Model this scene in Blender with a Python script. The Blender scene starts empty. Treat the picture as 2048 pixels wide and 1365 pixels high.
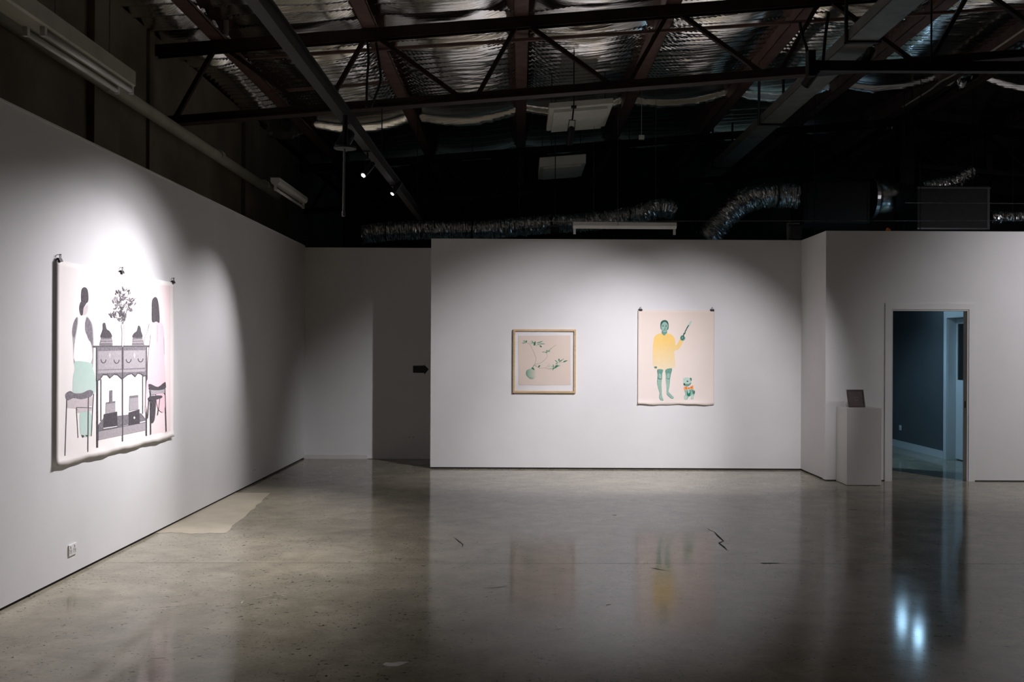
import bpy, math, random
import numpy as np
from mathutils import Vector, Matrix

random.seed(7)
rng = np.random.default_rng(11)
scene = bpy.context.scene
COL = scene.collection
PI = math.pi

# ------------------------------------------------------------------ camera, world, light, exposure
F = 1991.1            # focal length in pixels of the 2048 wide frame (35 mm lens)
EYE = 1.555           # eye height
ROLL = 0.0045

cam_d = bpy.data.cameras.new('camera')
cam_d.sensor_width = 36.0
cam_d.lens = F * 36.0 / 2048.0
cam_d.shift_x = -16.0 / 2048.0
cam_d.shift_y = 17.5 / 2048.0
cam_d.clip_end = 200
cam = bpy.data.objects.new('camera', cam_d)
COL.objects.link(cam)
cam.matrix_world = Matrix.Translation((0, 0, EYE)) @ Matrix.Rotation(PI / 2, 4, 'X') @ Matrix.Rotation(ROLL, 4, 'Z')
scene.camera = cam

world = bpy.data.worlds.new('world')
scene.world = world
world.use_nodes = True
world.node_tree.nodes['Background'].inputs[0].default_value = (0.5, 0.55, 0.6, 1)
world.node_tree.nodes['Background'].inputs[1].default_value = 0.0

scene.view_settings.view_transform = 'Standard'
scene.view_settings.look = 'None'
scene.view_settings.exposure = 0.0
scene.view_settings.gamma = 1.0
scene.view_settings.use_curve_mapping = False
try:
    scene.cycles.use_denoising = True
    scene.cycles.max_bounces = 8
    scene.cycles.diffuse_bounces = 5
    scene.cycles.glossy_bounces = 4
    scene.cycles.sample_clamp_indirect = 6.0
    scene.cycles.caustics_reflective = True
    scene.cycles.caustics_refractive = False
    scene.cycles.blur_glossy = 0.5
except Exception:
    pass

# spotlight settings: (power W, full cone angle deg, blend, radius, colour)
COOL = (1.0, 0.962, 1.02)
LAMPS = {
    'art_main': (155, 122, 0.9, 0.03, COOL),
    'art_a': (470, 80, 1.0, 0.03, COOL),
    'art_b': (245, 72, 1.0, 0.03, COOL),
    'frame': (690, 54, 0.8, 0.035, COOL),
    'figure': (640, 52, 0.8, 0.035, COOL),
    'side': (430, 112, 1.0, 0.035, COOL),
}
CORRIDOR_POWER = {'a': 5.0, 'b': 5.0, 'c': 95.0, 'd': 20.0}

# ------------------------------------------------------------------ materials
def srgb(r, g, b):
    def c(u):
        u = u / 255.0
        return u / 12.92 if u <= 0.04045 else ((u + 0.055) / 1.055) ** 2.4
    return (c(r), c(g), c(b))

class NT:
    def __init__(self, name):
        self.m = bpy.data.materials.new(name)
        self.m.use_nodes = True
        self.t = self.m.node_tree
        self.b = self.t.nodes['Principled BSDF']
    def n(self, typ, **kw):
        o = self.t.nodes.new(typ)
        for k, v in kw.items():
            if k.startswith('i_'):
                o.inputs[k[2:].replace('_', ' ')].default_value = v
            else:
                setattr(o, k, v)
        return o
    def l(self, a, b):
        self.t.links.new(a, b)
    def coords(self, scale=(1, 1, 1), loc=(0, 0, 0)):
        tc = self.n('ShaderNodeTexCoord')
        mp = self.n('ShaderNodeMapping')
        mp.inputs['Scale'].default_value = scale
        mp.inputs['Location'].default_value = loc
        self.l(tc.outputs['Object'], mp.inputs['Vector'])
        return mp.outputs['Vector']
    def noise(self, vec, scale, detail=4, rough=0.55, dist=0.0):
        o = self.n('ShaderNodeTexNoise')
        o.inputs['Scale'].default_value = scale
        o.inputs['Detail'].default_value = detail
        o.inputs['Roughness'].default_value = rough
        o.inputs['Distortion'].default_value = dist
        self.l(vec, o.inputs['Vector'])
        return o.outputs['Fac']
    def ramp(self, fac, stops, interp='LINEAR'):
        o = self.n('ShaderNodeValToRGB')
        o.color_ramp.interpolation = interp
        e = o.color_ramp.elements
        e[0].position, e[0].color = stops[0][0], (*stops[0][1], 1)
        e[1].position, e[1].color = stops[-1][0], (*stops[-1][1], 1)
        for p, c in stops[1:-1]:
            x = e.new(p)
            x.color = (*c, 1)
        self.l(fac, o.inputs['Fac'])
        return o.outputs['Color']
    def mix(self, fac, a, b, mode='MIX'):
        o = self.n('ShaderNodeMix', data_type='RGBA', blend_type=mode)
        for i, v in ((0, fac), (6, a), (7, b)):
            if hasattr(v, 'links') or hasattr(v, 'is_linked'):
                self.l(v, o.inputs[i])
            else:
                o.inputs[i].default_value = v if i == 0 else (*v, 1)
        return o.outputs[2]
    def math(self, op, a, b=0.0):
        o = self.n('ShaderNodeMath', operation=op)
        for i, v in ((0, a), (1, b)):
            if hasattr(v, 'is_linked'):
                self.l(v, o.inputs[i])
            else:
                o.inputs[i].default_value = v
        return o.outputs[0]
    def bump(self, h, strength, dist):
        o = self.n('ShaderNodeBump')
        o.inputs['Strength'].default_value = strength
        o.inputs['Distance'].default_value = dist
        self.l(h, o.inputs['Height'])
        self.l(o.outputs['Normal'], self.b.inputs['Normal'])

def mat_noise(name, c1, c2, rough=0.6, metal=0.0, scale=6, bump=0.0, bscale=None, detail=5, spec=0.5, stretch=(1, 1, 1)):
    k = NT(name)
    v = k.coords(stretch)
    f = k.noise(v, scale, detail)
    c = k.ramp(f, [(0.32, c1), (0.68, c2)])
    k.l(c, k.b.inputs['Base Color'])
    k.b.inputs['Roughness'].default_value = rough
    k.b.inputs['Metallic'].default_value = metal
    k.b.inputs['Specular IOR Level'].default_value = spec
    if bump:
        k.bump(k.noise(v, bscale or scale * 5, 3), 0.6, bump)
    return k.m

M = {}
M['wall'] = mat_noise('painted_plaster', (0.70, 0.695, 0.69), (0.74, 0.735, 0.73), 0.62, scale=1.5, bump=0.0006, bscale=60, spec=0.3)
M['plinth'] = mat_noise('plinth_paint', (0.66, 0.655, 0.63), (0.70, 0.695, 0.67), 0.5, scale=3, bump=0.0004, bscale=50, spec=0.35)
M['trim'] = mat_noise('gloss_trim_paint', (0.62, 0.61, 0.59), (0.66, 0.65, 0.63), 0.35, scale=3)
M['gap'] = mat_noise('black_shadow_strip', (0.008, 0.008, 0.008), (0.014, 0.013, 0.012), 0.8, scale=10)
M['concrete_wall'] = mat_noise('raw_concrete_wall', (0.12, 0.10, 0.07), (0.22, 0.19, 0.14), 0.9, scale=1.2, bump=0.003, bscale=20, detail=8)
M['dark_wall'] = mat_noise('dark_painted_block', (0.012, 0.012, 0.012), (0.02, 0.02, 0.019), 0.85, scale=2)
M['steel'] = mat_noise('red_oxide_steel', (0.015, 0.007, 0.005), (0.028, 0.014, 0.010), 0.6, spec=0.25, scale=7, bump=0.001, bscale=30)
M['purlin'] = mat_noise('brown_primed_purlin', (0.105, 0.060, 0.048), (0.165, 0.096, 0.077), 0.55, scale=7, bump=0.001, bscale=30)
M['black'] = mat_noise('black_powder_coat', (0.008, 0.008, 0.008), (0.014, 0.014, 0.014), 0.6, scale=12, spec=0.3)
M['charcoal'] = mat_noise('charcoal_metal', (0.030, 0.032, 0.034), (0.048, 0.05, 0.053), 0.4, scale=9)
M['grey'] = mat_noise('grey_galvanised_sheet', (0.11, 0.115, 0.105), (0.165, 0.17, 0.155), 0.55, metal=0.2, scale=5)
M['aged_enamel'] = mat_noise('aged_batten_enamel', (0.42, 0.41, 0.34), (0.52, 0.51, 0.43), 0.4, scale=4)
M['pipe'] = mat_noise('pale_pipe_paint', (0.40, 0.39, 0.31), (0.50, 0.49, 0.40), 0.5, scale=4)
M['fixture'] = mat_noise('white_enamel', (0.72, 0.72, 0.70), (0.78, 0.78, 0.76), 0.35, scale=4)
M['tube'] = mat_noise('frosted_tube_glass', (0.80, 0.80, 0.80), (0.86, 0.86, 0.86), 0.2, scale=4)
M['diffuser'] = mat_noise('offwhite_diffuser', (0.50, 0.51, 0.46), (0.60, 0.61, 0.56), 0.5, scale=4)
M['wire'] = mat_noise('steel_wire', (0.12, 0.12, 0.12), (0.2, 0.2, 0.2), 0.4, metal=0.8, scale=20)
M['cable'] = mat_noise('pale_cable', (0.45, 0.42, 0.33), (0.55, 0.52, 0.42), 0.5, scale=12)
M['oak'] = mat_noise('pale_oak', (0.48, 0.33, 0.17), (0.62, 0.45, 0.26), 0.45, scale=9, stretch=(1, 1, 6))
M['mat'] = mat_noise('mount_board', (0.80, 0.79, 0.79), (0.83, 0.82, 0.82), 0.8, scale=30)
M['red'] = mat_noise('red_sticker', (0.7, 0.05, 0.05), (0.75, 0.07, 0.06), 0.5, scale=30)
M['orange'] = mat_noise('orange_plastic', (0.75, 0.22, 0.03), (0.85, 0.28, 0.05), 0.5, scale=30)
M['plastic'] = mat_noise('white_plastic', (0.72, 0.715, 0.71), (0.76, 0.755, 0.75), 0.3, scale=20)
M['arrow'] = mat_noise('black_vinyl', (0.006, 0.006, 0.006), (0.01, 0.01, 0.01), 0.6, scale=20)
M['plaque'] = mat_noise('brown_leatherette', (0.095, 0.066, 0.062), (0.15, 0.108, 0.102), 0.6, scale=14, bump=0.0006)
M['plaque_rim'] = mat_noise('dark_brown_rim', (0.055, 0.036, 0.033), (0.08, 0.055, 0.05), 0.5, scale=14)
M['plaque_ink'] = mat_noise('faded_ink', (0.24, 0.20, 0.19), (0.30, 0.25, 0.24), 0.6, scale=14)
M['corridor'] = mat_noise('slate_grey_paint', (0.075, 0.085, 0.09), (0.09, 0.10, 0.106), 0.6, scale=2, bump=0.0005, bscale=60)
M['corridor_ceiling'] = mat_noise('corridor_ceiling_paint', (0.3, 0.3, 0.3), (0.34, 0.34, 0.34), 0.7, scale=2)
M['door'] = mat_noise('door_enamel', (0.60, 0.61, 0.61), (0.64, 0.65, 0.65), 0.4, scale=3)

def emissive(name, col, strength):
    k = NT(name)
    k.b.inputs['Base Color'].default_value = (0.8, 0.8, 0.8, 1)
    k.b.inputs['Emission Color'].default_value = (*col, 1)
    k.b.inputs['Emission Strength'].default_value = strength
    return k.m
M['lens'] = emissive('lit_lens', (1.0, 0.98, 1.0), 30.0)
M['lens_dim'] = emissive('lit_lens_soft', (1.0, 0.98, 0.95), 6.0)
M['corridor_lamp'] = emissive('cool_lamp', (0.55, 0.80, 1.0), 5.0)

def mat_glass(name, tint=(1, 1, 1), refl=1.0):
    k = NT(name)
    t = k.t
    t.nodes.remove(k.b)
    tr = k.n('ShaderNodeBsdfTransparent')
    tr.inputs[0].default_value = (*tint, 1)
    gl = k.n('ShaderNodeBsdfGlossy')
    gl.inputs['Roughness'].default_value = 0.03
    fr = k.n('ShaderNodeFresnel')
    fr.inputs['IOR'].default_value = 1.45
    mx = k.n('ShaderNodeMixShader')
    k.l(k.math('MULTIPLY', fr.outputs[0], refl), mx.inputs[0])
    k.l(tr.outputs[0], mx.inputs[1])
    k.l(gl.outputs[0], mx.inputs[2])
    k.l(mx.outputs[0], t.nodes['Material Output'].inputs['Surface'])
    return k.m
M['glazing'] = mat_glass('picture_glazing', (0.98, 0.98, 0.98), 0.6)
M['door_glass'] = mat_glass('door_glass', (0.10, 0.13, 0.15), 1.0)

def mat_floor():
    k = NT('polished_concrete')
    v = k.coords()
    big = k.noise(v, 0.55, 6, 0.6, 0.6)
    mid = k.noise(v, 3.5, 8, 0.65, 0.4)
    fine = k.noise(v, 40, 4, 0.7)
    c = k.ramp(mid, [(0.22, (0.20, 0.180, 0.126)), (0.5, (0.315, 0.29, 0.212)), (0.8, (0.45, 0.42, 0.32))])
    c2 = k.ramp(big, [(0.3, (0.72, 0.72, 0.72)), (0.7, (1.15, 1.13, 1.10))])
    c = k.mix(1.0, c, c2, 'MULTIPLY')
    c = k.mix(0.25, c, k.ramp(fine, [(0.3, (0.10, 0.09, 0.075)), (0.7, (0.33, 0.31, 0.27))]))
    # small dark nicks and pock marks
    vs = k.coords((1.0, 1.5, 1.0), (3.1, 1.7, 0))
    n1 = k.noise(vs, 30, 2, 0.5, 1.2)
    n2 = k.noise(v, 1.7, 3, 0.6)
    thr = k.math('MULTIPLY', k.ramp(n2, [(0.34, (0, 0, 0)), (0.52, (1, 1, 1))]), k.ramp(n1, [(0.655, (0, 0, 0)), (0.68, (1, 1, 1))]))
    c = k.mix(thr, c, (0.03, 0.026, 0.02))
    # pale scuffs
    vs2 = k.coords((0.8, 6.0, 1.0), (9.0, 4.0, 0))
    sc = k.ramp(k.noise(vs2, 6, 3, 0.5, 0.8), [(0.74, (0, 0, 0)), (0.80, (1, 1, 1))])
    c = k.mix(k.math('MULTIPLY', sc, 0.35), c, (0.5, 0.48, 0.43))
    k.l(c, k.b.inputs['Base Color'])
    r = k.ramp(mid, [(0.2, (0.075, 0.075, 0.075)), (0.8, (0.14, 0.14, 0.14))])
    k.l(r, k.b.inputs['Roughness'])
    k.b.inputs['Specular IOR Level'].default_value = 0.0
    k.b.inputs['Coat Weight'].default_value = 1.0
    k.b.inputs['Coat IOR'].default_value = 1.21
    k.l(r, k.b.inputs['Coat Roughness'])
    h = k.math('ADD', k.math('MULTIPLY', k.noise(v, 9, 4, 0.6), 1.0), k.math('MULTIPLY', thr, -0.6))
    h = k.math('ADD', h, k.math('MULTIPLY', k.noise(v, 2.6, 2, 0.5), 2.2))
    k.bump(h, 0.35, 0.002)
    return k.m
M['floor'] = mat_floor()
M['patch'] = mat_noise('pale_cement', (0.36, 0.32, 0.235), (0.44, 0.40, 0.30), 0.42, scale=5, bump=0.001, bscale=40, detail=8)
M['crack'] = mat_noise('crack_black', (0.012, 0.011, 0.01), (0.02, 0.018, 0.016), 0.9, scale=10)
M['chip'] = mat_noise('chipped_filler', (0.42, 0.40, 0.36), (0.5, 0.48, 0.44), 0.7, scale=20)
M['scratch'] = mat_noise('pale_scratch', (0.36, 0.33, 0.26), (0.45, 0.41, 0.33), 0.6, scale=20)

def mat_foil(name, rough, b1, b2):
    k = NT(name)
    v = k.coords((0.45, 6.0, 1.0))
    v2 = k.coords((0.7, 14.0, 1.0), (2, 5, 0))
    n1 = k.noise(v, 3.0, 4, 0.6, 0.7)
    n2 = k.noise(v2, 7.0, 3, 0.55, 0.4)
    col = k.ramp(n1, [(0.3, (0.89, 0.865, 0.83)), (0.7, (0.96, 0.945, 0.92))])
    k.l(col, k.b.inputs['Base Color'])
    k.b.inputs['Metallic'].default_value = 1.0
    k.b.inputs['Roughness'].default_value = rough
    h = k.math('ADD', k.math('MULTIPLY', n1, b1), k.math('MULTIPLY', n2, b2))
    k.bump(h, 0.8, 0.004)
    return k.m
M['foil'] = mat_foil('silver_foil_blanket', 0.16, 1.0, 0.45)
M['duct_foil'] = mat_noise('silver_duct_foil', (0.68, 0.68, 0.67), (0.8, 0.8, 0.8), 0.18, metal=1.0, scale=8, bump=0.01, bscale=22)
M['sheet_metal'] = mat_noise('bright_sheet_metal', (0.55, 0.56, 0.58), (0.68, 0.69, 0.7), 0.25, metal=1.0, scale=5, bump=0.002, bscale=14)

# ------------------------------------------------------------------ mesh helpers
class MB:
    def __init__(self):
        self.v, self.f = [], []
    def add(self, vs, fs):
        o = len(self.v)
        self.v += [tuple(p) for p in vs]
        self.f += [tuple(i + o for i in q) for q in fs]
        return self
    def box(self, x0, x1, y0, y1, z0, z1):
        vs = [(x, y, z) for x in (x0, x1) for y in (y0, y1) for z in (z0, z1)]
        return self.add(vs, [(0, 1, 3, 2), (4, 6, 7, 5), (0, 4, 5, 1), (2, 3, 7, 6), (0, 2, 6, 4), (1, 5, 7, 3)])
    def bevel_box(self, x0, x1, y0, y1, z0, z1, b):
        # box whose six faces are inset by b, with chamfered edges (convex hull of 24 points)
        import bmesh
        bm = bmesh.new()
        for sx in (0, 1):
            for sy in (0, 1):
                for sz in (0, 1):
                    X, Y, Z = (x0, x1)[sx], (y0, y1)[sy], (z0, z1)[sz]
                    ix, iy, iz = (b if sx == 0 else -b), (b if sy == 0 else -b), (b if sz == 0 else -b)
                    bm.verts.new((X, Y + iy, Z + iz)); bm.verts.new((X + ix, Y, Z + iz)); bm.verts.new((X + ix, Y + iy, Z))
        bmesh.ops.convex_hull(bm, input=bm.verts)
        bm.verts.index_update()
        vs = [tuple(q.co) for q in bm.verts]
        fs = [tuple(q.index for q in f.verts) for f in bm.faces]
        bm.free()
        return self.add(vs, fs)
    def bar(self, p, q, w, h, up=(0, 1, 0)):
        # rectangular bar from p to q: w across (along 'up' x axis), h along 'up'
        p, q = Vector(p), Vector(q)
        d = (q - p).normalized()
        u = Vector(up)
        s = d.cross(u)
        if s.length < 1e-4:
            s = d.cross(Vector((1, 0, 0)))
        s.normalize()
        u = s.cross(d).normalized()
        vs = []
        for e in (p, q):
            for a, b in ((-1, -1), (1, -1), (1, 1), (-1, 1)):
                vs.append(e + s * (a * w / 2) + u * (b * h / 2))
        return self.add(vs, [(0, 1, 2, 3), (7, 6, 5, 4), (0, 4, 5, 1), (1, 5, 6, 2), (2, 6, 7, 3), (3, 7, 4, 0)])
    def tube(self, pts, r, seg=10, caps=True):
        pts = [Vector(p) for p in pts]
        n = len(pts)
        rs = r if isinstance(r, (list, tuple)) else [r] * n
        vs, fs = [], []
        prev = None
        for i, p in enumerate(pts):
            d = (pts[min(i + 1, n - 1)] - pts[max(i - 1, 0)]).normalized()
            if prev is None:
                a = Vector((0, 0, 1)) if abs(d.z) < 0.9 else Vector((1, 0, 0))
                s = d.cross(a).normalized()
            else:
                s = (prev - d * prev.dot(d)).normalized()
            prev = s
            t = d.cross(s)
            for k in range(seg):
                an = 2 * PI * k / seg
                vs.append(p + (s * math.cos(an) + t * math.sin(an)) * rs[i])
        for i in range(n - 1):
            for k in range(seg):
                k2 = (k + 1) % seg
                fs.append((i * seg + k, i * seg + k2, (i + 1) * seg + k2, (i + 1) * seg + k))
        if caps:
            fs.append(tuple(range(seg - 1, -1, -1)))
            fs.append(tuple((n - 1) * seg + k for k in range(seg)))
        return self.add(vs, fs)
    def prism(self, pts, off):
        # flat polygon (3-D points) thickened by the vector off
        n = len(pts)
        pts = [Vector(p) for p in pts]
        vs = pts + [p + Vector(off) for p in pts]
        fs = [tuple(range(n - 1, -1, -1)), tuple(range(n, 2 * n))]
        fs += [(i, (i + 1) % n, n + (i + 1) % n, n + i) for i in range(n)]
        return self.add(vs, fs)
    def build(self, name, mat, parent=None, origin=None, smooth=False):
        if origin is None:
            if parent is not None:
                origin = Vector(parent['_o'])
            else:
                a = np.array(self.v)
                origin = Vector(((a[:, 0].min() + a[:, 0].max()) / 2, (a[:, 1].min() + a[:, 1].max()) / 2, a[:, 2].min()))
        origin = Vector(origin)
        me = bpy.data.meshes.new(name)
        me.from_pydata([tuple(Vector(p) - origin) for p in self.v], [], self.f)
        me.materials.append(mat)
        if smooth:
            me.polygons.foreach_set('use_smooth', [True] * len(me.polygons))
        me.update()
        o = bpy.data.objects.new(name, me)
        COL.objects.link(o)
        if parent is not None:
            o.parent = parent
            o.location = origin - Vector(parent['_o'])
        else:
            o.location = origin
        o['_o'] = tuple(origin)
        return o

def tag(o, label, cat, group=None):
    o['label'] = label
    o['category'] = cat
    if group:
        o['group'] = group
    return o
def thing(name, label, cat, loc, group=None):
    o = bpy.data.objects.new(name, None)
    COL.objects.link(o)
    o.location = loc
    o['_o'] = tuple(loc)
    return tag(o, label, cat, group)
def structure_root(name, loc=(0, 0, 0)):
    o = bpy.data.objects.new(name, None)
    COL.objects.link(o)
    o.location = loc
    o['_o'] = tuple(loc)
    o['kind'] = 'structure'
    return o
def struct(name, mb, mat, origin=None, smooth=False):
    o = mb.build(name, mat, None, origin, smooth)
    o['kind'] = 'structure'
    return o
def P(x, y, D):
    """point at depth D seen at pixel (x, y) of the 2048 x 1365 photograph"""
    dx, dy = x - 1040.0, y - 700.0
    return Vector(((dx + ROLL * dy) * D / F, D, EYE - (dy - ROLL * dx) * D / F))

# ------------------------------------------------------------------ main dimensions
WH = 3.0                       # gallery wall height
LX = -3.046                    # face of the left wall
BY = 12.976                    # face of the middle partition
BX0, BX1 = -1.163, 3.665       # its ends
RY = 11.94                     # face of the right wall
FY = 14.08                     # face of the wall at the end of the passage
DX0, DX1, DH = 4.447, 5.385, 2.065   # doorway in the right wall
SLOPE = 0.083                  # roof pitch
RIDGE = 6.22
HB = 1.555 + 3.30              # purlin underside at X = 0
def roof(x):
    return HB + SLOPE * (x if x <= RIDGE else 2 * RIDGE - x)

# ------------------------------------------------------------------ floor
floor = structure_root('floor')
X0, X1 = -3.75, 14.0
MB().box(X0, X1, -7, 20.5, -0.14, -0.04).build('slab_bed', M['gap'], floor)
MB().prism([(X0, 7.15, -0.041), (X1, 7.40, -0.041), (X1, 7.50, -0.041), (X0, 7.24, -0.041)], (0, 0, .0385)).build('joint_filler', M['scratch'], floor, (0, 0, 0))
def slab(pts):
    return MB().prism([(x, y, -0.04) for x, y in pts], (0, 0, 0.04)).build('concrete_slab', M['floor'], floor, (0, 0, 0))
jl = lambda x: 7.245 + 0.0145 * x
slab([(X0, -7), (X1, -7), (X1, jl(X1) - 0.003), (X0, jl(X0) - 0.003)])
slab([(X0, jl(X0) + 0.003), (X1, jl(X1) + 0.003), (X1, 20.5), (X0, 20.5)])
# pale cement patch let into the floor beside the left wall
edge = [(LX - 0.01, 8.36)]
for i in range(13):
    t = i / 12
    edge.append((LX + 0.02 + t * 0.56, 8.37 + 0.02 * math.sin(9 * t) + random.uniform(-.025, .025)))
for i in range(1, 15):
    t = i / 14
    edge.append((LX + 0.575 - 0.20 * t + random.uniform(-.012, .012), 8.37 + 2.34 * t))
edge.append((LX - 0.01, 10.72))
MB().prism([(x, y, 0.0005) for x, y in edge], (0, 0, 0.0012)).build('cement_patch', M['patch'], floor, (0, 0, 0))

def ribbon(mb, pts, w, z=0.0012):
    pts = [Vector((p[0], p[1], 0)) for p in pts]
    L, R_ = [], []
    for i, p in enumerate(pts):
        d = (pts[min(i + 1, len(pts) - 1)] - pts[max(i - 1, 0)]).normalized()
        s = Vector((-d.y, d.x, 0))
        ww = w * (0.25 if i in (0, len(pts) - 1) else random.uniform(.6, 1.2)) / 2
        L.append((p.x + s.x * ww, p.y + s.y * ww, z)); R_.append((p.x - s.x * ww, p.y - s.y * ww, z))
    n = len(pts)
    mb.add(L + R_, [(i, i + 1, n + i + 1, n + i) for i in range(n - 1)])
def G(x, y):
    """floor point seen at pixel (x, y)"""
    dx, dy = x - 1040.0, y - 700.0
    D = EYE * F / (dy - ROLL * dx)
    return ((dx + ROLL * dy) * D / F, D)
for pts, w in (
    ([(1428, 1064), (1436, 1073), (1447, 1083), (1438, 1087), (1448, 1095), (1454, 1101)], 0.016),
    ([(1413, 1056), (1421, 1062), (1428, 1064)], 0.008),
    ([(910, 1077), (918, 1084), (926, 1090), (924, 1095)], 0.014),
    ([(966, 1177), (985, 1177), (1002, 1175), (1012, 1173)], 0.011),
    ([(1299, 1136), (1315, 1139), (1331, 1142)], 0.012),
    ([(1695, 1020), (1706, 1020.5), (1716, 1020)], 0.05),
    ([(1522, 1127), (1540, 1127.4), (1558, 1127.2)], 0.03),
    ([(1226, 1031), (1233, 1031.5)], 0.06),
    ([(1090, 1084), (1098, 1084)], 0.035),
    ([(1212, 1211), (1222, 1210)], 0.025),
    ([(1111, 1260), (1124, 1259)], 0.02),
    ([(1998, 1220), (2004, 1221)], 0.03),
    ([(2010, 1294), (2018, 1294)], 0.025),
    ([(923, 1203), (931, 1203)], 0.02),
    ([(403, 1240), (412, 1240)], 0.012),
    ([(1066, 1330), (1080, 1331)], 0.014),
):
    mb = MB(); ribbon(mb, [G(*p) for p in pts], w); mb.build('floor_crack', M['crack'], floor, (0, 0, 0))
mb = MB()
chip = [G(*p) for p in ((765, 1330), (772, 1326), (785, 1327), (797, 1325), (818, 1325), (806, 1330), (795, 1334), (776, 1334))]
mb.prism([(x, y, 0.0004) for x, y in chip], (0, 0, 0.001))
mb.build('filler_chip', M['chip'], floor, (0, 0, 0))
for pts in ([(482, 1208), (486, 1203)], [(510, 1198), (545, 1191)], [(533, 1203), (555, 1199)], [(560, 1191), (574, 1194)], [(300, 1317), (332, 1316)], [(548, 1190), (566, 1190)], [(400, 1207), (408, 1206)], [(125, 1166), (140, 1164)]):
    mb = MB(); ribbon(mb, [G(*p) for p in (pts[0], ((pts[0][0] + pts[1][0]) / 2, (pts[0][1] + pts[1][1]) / 2 + .4), pts[1])], 0.010); mb.build('floor_scratch', M['scratch'], floor, (0, 0, 0))

# ------------------------------------------------------------------ gallery walls
GAP = 0.02
T = 0.10                       # thickness of the right wall
def shadow_base(name, x0, x1, y0, y1):  # black strip standing in for the shade in the gap under a wall
    struct(name, MB().box(x0, x1, y0, y1, 0, GAP), M['gap'])
struct('wall_left', MB().box(LX - 0.12, LX, -3.0, FY, GAP, WH), M['wall'])
shadow_base('shadow_gap_left', LX - 0.11, LX - 0.012, -2.9, FY)
struct('trim_1', MB().box(LX - 0.125, LX + 0.006, -3.0, FY, WH, WH + 0.014), M['wall'])      # capping on the left wall
struct('wall_far', MB().box(LX - 0.12, 3.6, FY, FY + 0.12, GAP * .4, WH - 0.01), M['wall'])
struct('baseboard_far', MB().box(LX, -2.15, FY - 0.012, FY, 0, 0.06).box(-2.15, 3.5, FY + .01, FY + .1, 0, GAP * .4), M['trim'])
struct('wall_back', MB().box(BX0, BX1 + 0.1, BY, BY + 0.12, GAP, WH), M['wall'])
shadow_base('shadow_gap_back', BX0 + 0.01, BX1, BY + 0.012, BY + 0.11)
struct('wall_return', MB().box(BX1, BX1 + 0.10, RY + T, BY, GAP, WH), M['wall'])
shadow_base('shadow_gap_return', BX1 + 0.012, BX1 + 0.09, RY + 0.012, BY)
struct('wall_right', MB().box(BX1, DX0, RY, RY + T, GAP * .6, WH).box(DX1, 9.5, RY, RY + T, GAP * .6, WH).box(DX0, DX1, RY, RY + T, DH, WH), M['wall'])
struct('shadow_gap_right', MB().box(BX1 + 0.02, DX0 - .08, RY + 0.012, RY + T - .01, 0, GAP * .6).box(DX1 + .08, 9.5, RY + 0.012, RY + T - .01, 0, GAP * .6), M['gap'])  # black strips painted as the shade under the right wall
struct('wall_side', MB().box(9.5, 9.62, -3, RY + T, GAP, WH), M['wall'])
struct('wall_rear', MB().box(X0, X1, -6.6, -6.48, 0, WH + .6), M['wall'])

# doorway lining
door1 = structure_root('door_1', ((DX0 + DX1) / 2, RY, 0))
MB().box(DX0, DX0 + 0.022, RY - .004, RY + T + .004, 0, DH).build('jamb', M['trim'], door1)
MB().box(DX1 - 0.022, DX1, RY - .004, RY + T + .004, 0, DH).build('jamb', M['trim'], door1)
MB().box(DX0 + .022, DX1 - .022, RY - .004, RY + T + .004, DH - .022, DH).build('head_jamb', M['trim'], door1)
AW = 0.07
for xa, xb, za, zb in ((DX0 - AW, DX0 + .004, 0, DH + AW), (DX1 - .004, DX1 + AW, 0, DH + AW), (DX0 + .004, DX1 - .004, DH - .004, DH + AW)):
    m = MB().box(xa, xb, RY - 0.014, RY, za, zb)
    m.build('architrave', M['wall'], door1)
MB().box(DX1 - 0.0245, DX1 - .022, RY + .03, RY + .062, 0.88, 0.96).build('strike_plate', M['charcoal'], door1)

# corridor beyond the doorway
CX = 6.17
struct('wall_corridor_right', MB().box(CX, CX + .14, 14.38, 19.0, 0, 2.6).box(CX, CX + .14, RY + T, 13.45, 0, 2.6).box(CX, CX + .14, 13.45, 14.38, 2.06, 2.6), M['corridor'])
struct('wall_corridor_left', MB().box(3.78, 3.9, RY + T, 19.0, 0, 2.6), M['corridor'])
struct('light_block_stub', MB().box(3.9, 4.86, 13.3, 13.4, 0, 2.6), M['corridor'])  # unseen stub, added to block lamp c from the floor by the doorway
struct('wall_corridor_end', MB().box(3.9, CX, 18.9, 19.0, 0, 2.6), M['corridor'])
struct('baseboard_corridor', MB().box(CX - .016, CX, 14.47, 18.9, 0, 0.10).box(CX - .018, CX, 14.47, 18.9, .10, .106), M['door'])
door2 = structure_root('door_2', (CX, 13.9, 0))
MB().box(CX - .018, CX, 14.36, 14.46, 0, 2.14).build('architrave', M['door'], door2)
MB().box(CX - .018, CX, 13.37, 13.47, 0, 2.14).build('architrave', M['door'], door2)
MB().box(CX - .018, CX, 13.47, 14.36, 2.04, 2.14).build('architrave', M['door'], door2)
MB().box(CX, CX + .14, 14.355, 14.38, 0, 2.06).build('jamb', M['door'], door2)
MB().box(CX, CX + .14, 13.45, 13.475, 0, 2.06).build('jamb', M['door'], door2)
MB().box(CX, CX + .14, 13.475, 14.355, 2.035, 2.06).build('head_jamb', M['door'], door2)
lx0, lx1 = CX + .118, CX + .158
leaf = MB().box(lx0, lx1, 14.31, 14.353, .014, 2.03).box(lx0, lx1, 13.48, 14.09, .014, 2.03).box(lx0, lx1, 14.09, 14.31, .014, 1.15).box(lx0, lx1, 14.09, 14.31, 1.955, 2.03).build('door_leaf', M['door'], door2)
MB().box(lx0 + .012, lx0 + .018, 14.09, 14.31, 1.15, 1.955).build('glass_pane', M['door_glass'], leaf)
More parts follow.
